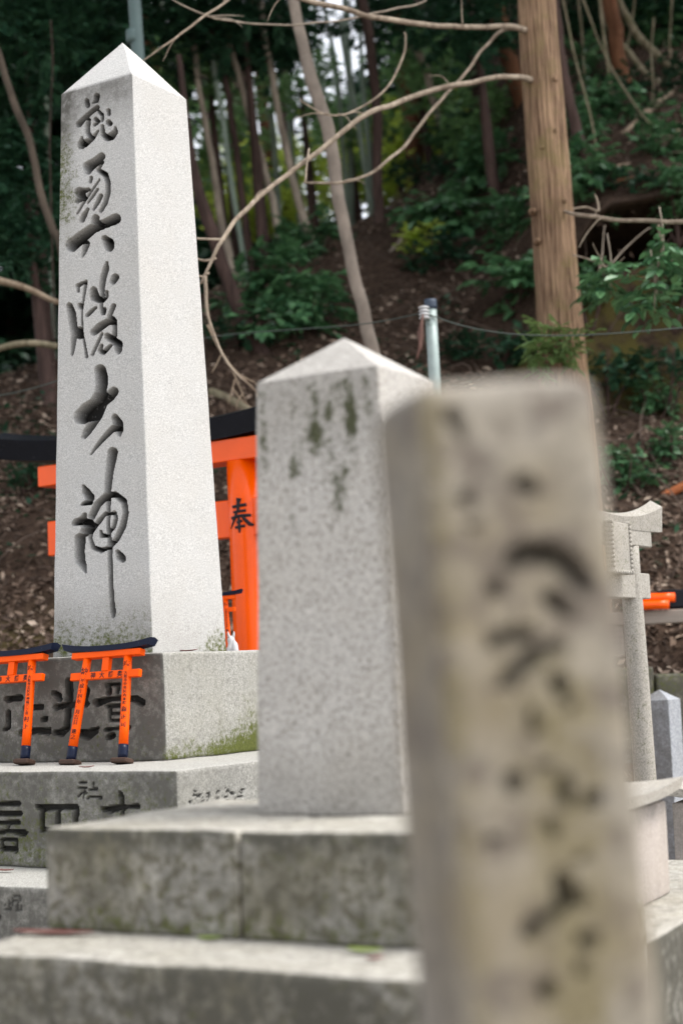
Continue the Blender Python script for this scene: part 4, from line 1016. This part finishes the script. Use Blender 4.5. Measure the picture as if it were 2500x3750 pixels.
for lab, pts, w_ in (('pale thin sapling right of the cedar, third from it', [(1085, -10), (1105, 150), (1125, 300), (1150, 480), (1165, 640)], 24),
                     ('thin sapling nearest the right side of the cedar', [(890, 60), (930, 260), (985, 480), (1040, 680), (1075, 900)], 18),
                     ('short thin sapling right of the cedar near the top edge', [(965, -10), (985, 160), (995, 340)], 20),
                     ('thin stem leaning left beside the broad brown trunk at top right', [(1290, -10), (1270, 150), (1240, 300), (1230, 420)], 14), ('hair-thin sapling crossing the pale log on the upper slope', [(1400, 100), (1385, 300), (1395, 500), (1380, 640)], 12), ('thin upright sapling near the right edge of the slope', [(1500, 60), (1490, 260), (1510, 460)], 14), ('thin brown stem slanting across the right slope towards the corner', [(990, -10), (1080, 230), (1190, 450), (1330, 660), (1440, 770)], 17)):
    tree('sapling', lab, '3', pts, None, w_ * .8, M_MOSSB, 'sapling', group=sap, up=1.5, part='stem')
tree('bent_tree', 'pale bowed trunk sweeping from the top towards the right slope', '3', [(1085, -30), (1120, 90), (1165, 200), (1240, 290), (1330, 400), (1420, 480)], None, [34, 36, 38, 38, 36, 34], M_MOSSB, up=2, crowns=[('crown', 1540, 60, 12.5, .5)])
tree('bent_tree', 'thick mossy bowed trunk leaving the photo at the right edge', '3', [(1180, -30), (1230, 80), (1310, 210), (1410, 310), (1520, 390), (1640, 440)], None, [44, 46, 48, 48, 46, 44], M_MOSSB, up=2)
tree('young_tree', 'grey-brown trunk leaning right at the far left edge', '1', [(-60, 200), (0, 370), (90, 640), (175, 860), (240, 1120), (290, 1300), (345, 1470), (420, 1700)], 8.3, [42, 44, 46, 48, 48, 50, 52, 54], bark('mid_brown_bark', (.05, .04, .03), (.13, .10, .075), 18, .3, .5), crowns=[('crown2', 60, 60, 9.5, .6)], up=1.2)
tree('vine', 'thin brown vine hanging straight left of the tall pillar', '1', [(325, 130), (338, 400), (325, 700), (320, 950), (325, 1180)], 8.6, 8, M_DARKB, 'vine', up=3, part='stem')

# understory trees whose leaves show between the trunks: stem + crown
und = 'leafy understory trees behind the trunks'
UT = [
    ('dark understory tree filling the upper left corner', 60, 120, 10.5, 1.0, 'crown'), ('dark leafy tree above the pillar top on the left', 190, 60, 11.5, 1.05, 'crown2'), ('dark leafy tree left of the tall pillar at mid height', 60, 420, 9.6, .62, 'crown2'),
    ('glossy leafy tree left of the pillar, lower bunch', 70, 560, 9.2, .5, 'crown'), ('leafy tree right of the pillar top', 480, 160, 12.2, .7, 'mid'), ('leafy tree between the left trunks at mid height', 520, 330, 13.5, .7, 'mid'),
    ('leafy tree over the slender trunk at the top', 690, 190, 13, .55, 'mid'), ('leafy tree under the sky gaps', 800, 300, 14, .5, 'mid'), ('leafy tree right of the sky gaps', 960, 180, 13.5, .7, 'mid'),
    ('dark leafy tree along the top edge near the cedar', 1090, 40, 11.0, .65, 'crown2'), ('leafy tree beside the cedar at upper left', 1110, 290, 12.0, .5, 'mid'), ('dark leafy tree right of the cedar at the top', 1330, 80, 12.5, .7, 'crown2'),
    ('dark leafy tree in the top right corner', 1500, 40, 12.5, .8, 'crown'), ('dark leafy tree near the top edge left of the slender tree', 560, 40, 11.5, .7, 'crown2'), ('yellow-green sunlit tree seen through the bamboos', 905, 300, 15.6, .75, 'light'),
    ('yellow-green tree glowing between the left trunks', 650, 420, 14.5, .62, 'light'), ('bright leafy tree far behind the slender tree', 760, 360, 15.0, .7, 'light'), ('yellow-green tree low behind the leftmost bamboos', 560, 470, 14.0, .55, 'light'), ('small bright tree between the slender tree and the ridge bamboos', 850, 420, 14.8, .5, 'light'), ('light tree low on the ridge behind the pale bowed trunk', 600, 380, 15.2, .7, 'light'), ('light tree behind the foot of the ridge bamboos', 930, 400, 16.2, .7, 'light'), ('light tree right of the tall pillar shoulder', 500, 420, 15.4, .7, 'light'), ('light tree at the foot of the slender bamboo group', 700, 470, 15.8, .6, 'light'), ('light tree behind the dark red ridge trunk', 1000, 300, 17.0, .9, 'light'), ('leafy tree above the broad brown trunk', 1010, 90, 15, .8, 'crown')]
for lab, x, y, Y, s, k in UT:
    c = at(x * 1.5944, y * 1.5944, Y); g = hgt(c[0], Y)
    root = empty('understory_tree', (c[0] + .1, Y, g - .1), label=lab, cat='tree', group=und)
    h_ = c[2] - g
    MB().add(*tube([(0, 0, 0), (-.05, .05, h_ * .5), (-.1, 0, h_ + .1)], [.05, .04, .015], 14, 8, .1)).build('trunk', M_DARKB, root)
    cloud(k, tuple(c), s, None, root)
# canopy trees further back closing the wood
bk = 'tall evergreen trees deeper in the wood'
for i in range(26):
    x = -9 + i * .78 + rng.uniform(-.3, .3); Y = 17 + (i * 7 % 5) * 2.2
    if -1.2 < x / Y * 18 < 1.4 and i % 3 == 0: continue
    g = hgt(x, Y)
    root = empty('evergreen_tree', (x, Y, g - .1), label='evergreen tree deep in the wood, a dark crown behind the trunks', cat='tree', group=bk)
    MB().add(*tube([(0, 0, 0), (.1, 0, 3), (0, 0, 9)], [.16, .13, .05], 14, 9, .08)).build('trunk', M_DARKB, root)
    gap = abs(x / Y - .012) < .055
    for z, s in ((1.6, .75), (3.6, .85), (6.0, 1.0)):
        if gap and z > 3: continue
        if -.16 < x / Y < .06 and z > 3 and Y < 19: continue
        if z > 5 and i % 2: continue
        cloud('canopy', (x + rng.uniform(-.4, .4), Y + rng.uniform(-.4, .4), g + z), s, None, root)
# crowns shading the wood from above (their trunks stand between the visible ones)
for x, Y, z, lab in ((-3.2, 9.5, 5.6, 'evergreen standing left of the tall pillar, crown above the photo'), (3.6, 10.5, 7.8, 'evergreen on the right slope, crown above the photo'), (-4.8, 11.5, 6.0, 'evergreen at far left in the dark wood')):
    g = hgt(x, Y)
    root = empty('evergreen_tree', (x, Y, g - .1), label=lab, cat='tree', group=bk)
    MB().add(*tube([(0, 0, 0), (.05, 0, 2), (0, 0, z - g + .5)], [.10, .09, .05], 14, 10, .08)).build('trunk', M_DARKB, root)
    for dx, dy, dz, s in ((0, 0, 0, 1.1), (-.9, .8, .9, 1.0), (1.0, .5, 1.0, 1.0), (0, -.9, 1.2, .9)):
        cloud('canopy', (x + dx, Y + dy, z + dz), s, None, root)

# ------------------------------------------------------------------ shrubs on the slope
SHR = [
    ('glossy green shrub spreading in layers left of the slender trunk', 640, 690, 1.0, 'bush', 8.4), ('upper leafy shrub left of the slender trunk under the ridge', 690, 575, .95, 'bush2', 9.2), ('lower leafy shrub between the tall pillar and the middle pillar top', 690, 740, .8, 'bush', 8.0), ('low shrub at the foot of the thick dark leaning trunk', 545, 770, .6, 'low', 8.2),
    ('drooping leafy shrub right of the slender tree with big leaves', 1030, 505, .75, 'big', 7.9), ('dim leafy shrub under the big-leaved one left of the cedar', 1010, 590, .8, 'low', 8.2), ('shrub against the left side of the cedar', 1180, 660, .75, 'big', 7.9), ('dark shrub below the cedar near the insulator post', 1150, 800, .8, 'low', 7.7),
    ('leafy shrub right of the cedar at branch height', 1350, 650, .42, 'bush2', 8.2), ('leafy shrub hanging at the right edge below the bare branch', 1540, 640, .5, 'big', 7.6), ('shrub on the upper slope left of the cedar', 1120, 410, .9, 'bush', 10.2), ('wide dim shrub in the middle of the upper slope', 1000, 400, .9, 'low', 10.8),
    ('shrub just left of the cedar at middle height', 1170, 520, .7, 'bush', 8.8), ('shrub on the right slope beside the cedar', 1350, 430, .8, 'bush', 10.0), ('dark shrub on the bank right of the cedar', 1390, 850, .7, 'low', 8.4), ('leafy low shrub on the bank at the right edge', 1530, 830, .55, 'low', 8.0),
    ('young leafy plant on the leaf litter near the right edge', 1510, 900, .42, 'bush2', 7.6), ('young plant with bright leaves above the stone torii', 1425, 1085, .40, 'bush', 7.2), ('leafy seedling right of the stone torii roof', 1530, 1010, .36, 'bush2', 7.4),
    ('low green plant on the slope left of the tall pillar', 80, 1090, .45, 'low', 7.8), ('glossy plant beside the fallen log at the left edge', 50, 700, .55, 'bush', 8.4), ('bluish leafy sprig over the dead logs at left', 105, 800, .34, 'bush2', 7.8), ('leafy shrub on the slope at the far left under the leaning trunk', 40, 590, .9, 'bush', 9.2),
    ('dark shrub at the upper right corner of the slope', 1480, 200, 1.0, 'low', 12), ('leafy shrub beside the fallen pale log on the upper right slope', 1400, 270, .75, 'bush', 12), ('shrub below the bent trunks at the right edge', 1510, 330, .7, 'bush2', 11), ('small shrub hugging the right side of the cedar high up', 1325, 300, .6, 'bush', 11),
    ('low plant above the dark hollow at right', 1450, 420, .6, 'low', 10.5), ('shrub at the right edge just above the hollow', 1550, 450, .6, 'bush', 10), ('leafy shrub among the thin saplings near the top', 1350, 160, .8, 'bush2', 13), ('leafy shrub under the mossy bowed trunk at the top right', 1440, 90, .9, 'bush', 13.5), ('tall shrub by the broad brown trunk on the upper slope', 1050, 330, .9, 'bush', 12), ('low shrub on the ridge between bamboo and slender tree', 760, 470, .6, 'low', 10.6), ('dark shrub at the foot of the left trunks', 510, 600, .7, 'bush2', 9.6), ('yellowish shrub lit near the centre slope right of the slender tree', 985, 560, .5, 'lite', 8.8)]
for lab, x, y, s, k, Y in SHR:
    g = ground_hit(x * 1.5944, y * 1.5944)
    Y = max(min(Y, float(g[1]) - .1), float(g[1]) - .2); c = at(x * 1.5944, y * 1.5944, Y); gz = hgt(c[0], Y)
    root = empty('shrub', (c[0], Y, gz - .05), label=lab, cat='shrub')
    h_ = min(max(c[2] - gz, .05) + .05, .32); root.location[2] = c[2] - h_
    mb = MB()
    for q in range(4):
        a = q * 1.6 + x; mb.add(*tube([(0, 0, 0), (.08 * math.cos(a), .08 * math.sin(a), h_ * .6), (.3 * s * math.cos(a), .3 * s * math.sin(a), h_ + .1 * s)], [.009, .006, .003], 8, 6))
    mb.build('stem', M_DARKB, root)
    cloud(k, tuple(c), s, None, root, 'foliage')
# sprigs on the drooping twigs and fern on the cedar
for lab, x, y, Y, k, s in (('leaf sprig hanging from the drooping twig at the right edge', 1520, 590, 6.75, 'sprig', .9), ('lower leaf sprig on the drooping twig at the right edge', 1500, 690, 6.75, 'sprig', .9), ('leaf sprig under the curved dead branch beside the cedar', 1400, 650, 6.9, 'sprig', .8)):
    p = at(x * 1.5944, y * 1.5944, Y)
    r0 = empty('leaf_sprig', tuple(p), label=lab, cat='sprig')
    MB().add(*tube([(0, 0, .22), (.01, 0, .1), (0, 0, -.05)], [.003, .003, .002], 6, 5)).build('stem', M_GREYB, r0); cloud(k, tuple(p), s, None, r0, 'foliage')
for lab, x, y in (('light green fern growing on the lower cedar trunk, upper tuft', 1265, 770), ('light green fern tuft on the cedar just above the near post', 1245, 815), ('small fern tuft on the right side of the cedar', 1310, 790)):
    p = at(x * 1.5944, y * 1.5944, 7.06)
    r0 = empty('fern', tuple(p), label=lab, cat='fern'); MB().add(*tube([(0, .08, -.02), (0, .03, 0), (0, 0, .04)], [.004, .003, .002], 5, 5)).build('stem', M_FERN, r0); cloud('fern', tuple(p), 1.0, None, r0, 'foliage')

# ------------------------------------------------------------------ fallen wood
def log(lab, k, p0, p1, w0, w1, mat=M_LOG, name='fallen_log', lift=.0, cat='log', mid=None, Y=None):
    a = ground_hit(*zz(k, *p0)); b = ground_hit(*zz(k, *p1))
    Ya, Yb = (Y, Y) if Y else (float(a[1]) - lift, float(b[1]) - lift)
    if abs(Ya - Yb) > 1.5: Yb = Ya + (1.5 if Yb > Ya else -1.5)
    s = ZM[k][2]
    P = [at(*zz(k, *p0), Ya), at(*zz(k, *p1), Yb)]
    m_ = (P[0] + P[1]) / 2 + np.array([0, 0, .02])
    o = MB().add(*tube([P[0], m_, P[1]], [w0 * s * Ya / F / 2, (w0 + w1) * s * Ya / F / 4, w1 * s * Yb / F / 2], 24, 10, .22, seed=p0[0], jit=.018)).build(name, mat)
    tag(o, lab, cat); return o
log('pale fallen branch reaching in from the left edge at pillar mid height', 'F', (-40, 632), (135, 694), 20, 12, M_LOG, Y=8.0)
log('grey log lying level at the left edge below the bluish leaves', 'F', (-30, 803), (130, 794), 16, 14, M_MOSSB, Y=7.95)
log('dark log slanting up at the left edge', 'F', (-20, 775), (125, 720), 18, 14, M_DARKB)
log('dead stick slanting down behind the middle pillar right of the slender tree', 'F', (990, 480), (830, 655), 10, 9, M_GREYB)
log('pale log high on the right slope', '3', (1225, 770), (1510, 530), 40, 34)
log('short pale stick lying on the right slope above the dark bank', '3', (1100, 1022), (1262, 948), 24, 20)
log('pale stick at the right edge of the upper slope', '3', (1480, 800), (1600, 700), 30, 26)
log('reddish root slanting across the top of the dark bank', '3', (1070, 1110), (1300, 1030), 46, 24, M_BROWNB)
log('dead branch stump behind the orange torii roof', 'F', (480, 905), (600, 960), 30, 18, M_MOSSB)
log('thin grey stick on the right slope beside the cedar', '3', (900, 660), (1130, 520), 9, 7, M_GREYB)
log('thin dark stick crossing the right slope', '3', (1180, 560), (1568, 870), 18, 14, M_DARKB)
log('dead stick leaning on the slope left of the cedar', '3', (290, 1520), (600, 1210), 16, 10, M_GREYB)
log('short dead stick right of the slender tree low on the slope', '3', (0, 1290), (110, 1200), 26, 22, M_GREYB)
log('thin dead branch arching right of the cedar', '3', (1080, 1560), (1110, 1300), 9, 6, M_GREYB, 'dead_branch', cat='branch', Y=7.9)
log('thin dead branch slanting in the dark hollow at right', '3', (1130, 1530), (1380, 1310), 10, 7, M_GREYB, 'dead_branch', cat='branch', Y=7.85)
log('pale dead branch lying at the left edge of the lower slope', '7', (-20, 20), (120, 90), 14, 8, M_LOG, 'dead_branch', cat='branch')
def broken_branch():
    b = at(855, 1360, 6.9)
    r0 = empty('dead_branch', tuple(b), label='bleached dead branch with fine side twigs between the tall and middle pillars', cat='branch')
    def t(pp, ww): return [np.array(at(x, y, 6.9)) - b for x, y in pp], [q * 7 / F / 2 for q in ww]
    MB().add(*tube(*t([(760, 1190), (800, 1270), (845, 1340), (905, 1400), (945, 1440)], [10, 10, 9, 7, 4]), 24, 7, .1)).build('stem', M_LOG, r0)
    for pp in ([(845, 1340), (870, 1400), (905, 1480)], [(880, 1375), (930, 1400), (960, 1425)], [(815, 1290), (790, 1340), (775, 1365)], [(860, 1390), (850, 1430), (835, 1480)], [(890, 1440), (870, 1470), (865, 1500)], [(850, 1420), (880, 1460), (930, 1500)]):
        MB().add(*tube(*t(pp, [6, 5, 3]), 10, 6, .1)).build('twig', M_LOG, r0)
broken_branch()

# ------------------------------------------------------------------ litter and twigs (uncountable)
def litter():
    r = np.random.default_rng(11); n = 38000
    V = []; T = []; Fc = []
    for i in range(n):
        y = r.uniform(6.3, 13.5) if i % 3 else r.uniform(6.3, 9.3)
        x = r.uniform(-.27, .29) * y
        if x > .9 and 9.0 < y < 10.1 and (y < 9.25 or r.uniform() < .75): continue
        if x < -1.0 and y < 7.1 and r.uniform() < .75: continue
        if mn.noise((x * 1.7, y * 1.7, 9.0)) < -.25 and r.uniform() < .7: continue
        z = hgt(x, y) + .006
        e = .05; nx_ = (hgt(x + e, y) - z) / e; ny_ = (hgt(x, y + e) - z) / e
        nr = Vector((-nx_, -ny_, 1)).normalized() + Vector(r.normal(0, .38, 3)); nr.normalize()
        t = nr.cross(Vector(r.normal(size=3))).normalized(); b = nr.cross(t)
        l = r.uniform(.010, .032); w_ = l * r.uniform(.3, .55); c = Vector((x, y, z))
        k = len(V)
        V += [c - t * l, c + b * w_ + nr * .006, c + t * l + nr * .008 * r.uniform(-1, 1), c - b * w_ + nr * .006]
        Fc.append((k, k + 1, k + 2, k + 3)); T += [r.beta(1.5, 2.6)] * 4
    o = MB().add(V, Fc).build('leaf_litter', M_LITTER, smooth=False)
    a = o.data.attributes.new('tint', 'FLOAT', 'POINT'); a.data.foreach_set('value', T)
    tag(o, 'carpet of dry brown fallen leaves covering the slope', 'leaf litter', kind='stuff')
    V = []; Fc = []; T = []
    for i in range(900):
        y = r.uniform(6.9, 13.0); x = r.uniform(-.27, .29) * y
        if mn.noise((x * .9, y * .9, 5.0)) < -.02 or (9.0 < y < 10.0 and x > .9): continue
        c = Vector((x, y, hgt(x, y)))
        for q in range(r.integers(6, 15)):
            o_ = c + Vector((r.normal(0, .09), r.normal(0, .09), r.uniform(.03, .16)))
            d = Vector((r.normal(), r.normal(), r.normal(0, .3))).normalized(); sd = d.cross(Vector((r.normal(0, .3), r.normal(0, .3), 1))).normalized(); l = r.uniform(.035, .075); k = len(V)
            V += [o_, o_ + d * l * .45 + sd * l * .25, o_ + d * l, o_ + d * l * .45 - sd * l * .25]; Fc.append((k, k + 1, k + 2, k + 3)); T += [r.uniform()] * 4
    o = MB().add(V, Fc).build('ground_cover', M_LEAF_D, smooth=False)
    a = o.data.attributes.new('tint', 'FLOAT', 'POINT'); a.data.foreach_set('value', T)
    tag(o, 'scattered low dark green seedlings and creepers over the slope', 'ground cover', kind='stuff')
    mb = MB()
    for i in range(320):
        y = r.uniform(7, 14.5); x = r.uniform(.02, .30) * y if i % 3 else r.uniform(-.26, .2) * y
        a = r.uniform(0, 3.14); L = r.uniform(.1, .4)
        p0 = np.array([x, y, 0]); p1 = p0 + L * np.array([math.cos(a), math.sin(a) * .6, 0])
        p0[2] = hgt(p0[0], p0[1]) + .015; p1[2] = hgt(p1[0], p1[1]) + .03 + r.uniform(0, .12)
        m_ = (p0 + p1) / 2 + r.normal(0, .03, 3); q = r.uniform(.002, .006)
        mb.add(*tube([p0, m_, p1], [q, q * .9, q * .5], 6, 5))
    o = mb.build('twig_litter', plain('dead_twig_brown', (.13, .095, .075), .9, .2, .4, 20)); tag(o, 'tangle of thin dead twigs scattered over the slope', 'twig litter', kind='stuff')
litter()

# small things lying on the steps
def flat_leaf(name, lab, cat, px, py, z, L, w_, rz, mat, curl=.12):
    p = onz(px, py, z); V = []; Fc = []; n = 10
    for i in range(n + 1):
        t = i / n; ww = w_ * math.sin(math.pi * (.06 + .9 * t)) ** .8
        for s in (-1, -.5, 0, .5, 1): V.append(((t - .5) * L, s * ww, .002 + curl * L * ((t - .5) ** 2 * 1.2 + .35 * abs(s) * ww / w_ * .5)))
    for i in range(n):
        for j in range(4): Fc.append((i * 5 + j, i * 5 + 5 + j, i * 5 + 6 + j, i * 5 + 1 + j))
    o = MB().add(V, Fc).build(name, mat); o.location = (p[0], p[1], z + .003); o.rotation_euler = (0, 0, rz)
    md = o.modifiers.new('thickness', 'SOLIDIFY'); md.thickness = .0012
    tag(o, lab, cat)
M_RLEAF = plain('red_brown_leaf', (.16, .06, .05), .6, .3, .3, 60)
M_GLEAF = plain('pale_green_leaf', (.20, .26, .06), .5, .3, .25, 60)
flat_leaf('fallen_leaf', 'long red-brown dead leaf on the front step at the lower left', 'leaf', 195, 3425, -.36, .13, .012, -.35, M_RLEAF, .05)
flat_leaf('fallen_leaf', 'pale green leaf on the front step below the plinth joint', 'leaf', 768, 3445, -.36, .035, .010, -.3, M_GLEAF)
flat_leaf('fallen_leaf', 'yellow-green leaf on the front step near the near post', 'leaf', 1335, 3492, -.36, .05, .010, -.5, M_GLEAF)
flat_leaf('fallen_leaf', 'small brown curled leaf at the right end of the front step', 'leaf', 1372, 3525, -.36, .022, .006, .4, M_RLEAF, .4)
flat_leaf('fallen_leaf', 'thin brown curled leaf on the lower plinth in front of the small torii', 'leaf', 318, 2817, -.2071, .035, .003, .1, M_RLEAF, .3)
flat_leaf('fallen_leaf', 'reddish dead leaf on the step at the left edge below the carved letters', 'leaf', 18, 3195, -.431, .05, .008, -.4, M_RLEAF, .2)
flat_leaf('fallen_leaf', 'dry leaves at the foot of the tall pillar on its right side', 'leaf', 690, 2390, .0628, .06, .008, -.5, M_RLEAF, .2)
g = ground_hit(32, 2128)
o = MB().add(*tube([(-.02, 0, .0), (0, .005, .012), (.02, 0, .004)], [.004, .013, .004], 8, 10)).build('white_scrap', M_WHITE); o.location = (g[0], g[1] - .02, g[2] + .01)
tag(o, 'white scrap lying on the leaf litter at the left edge', 'scrap')
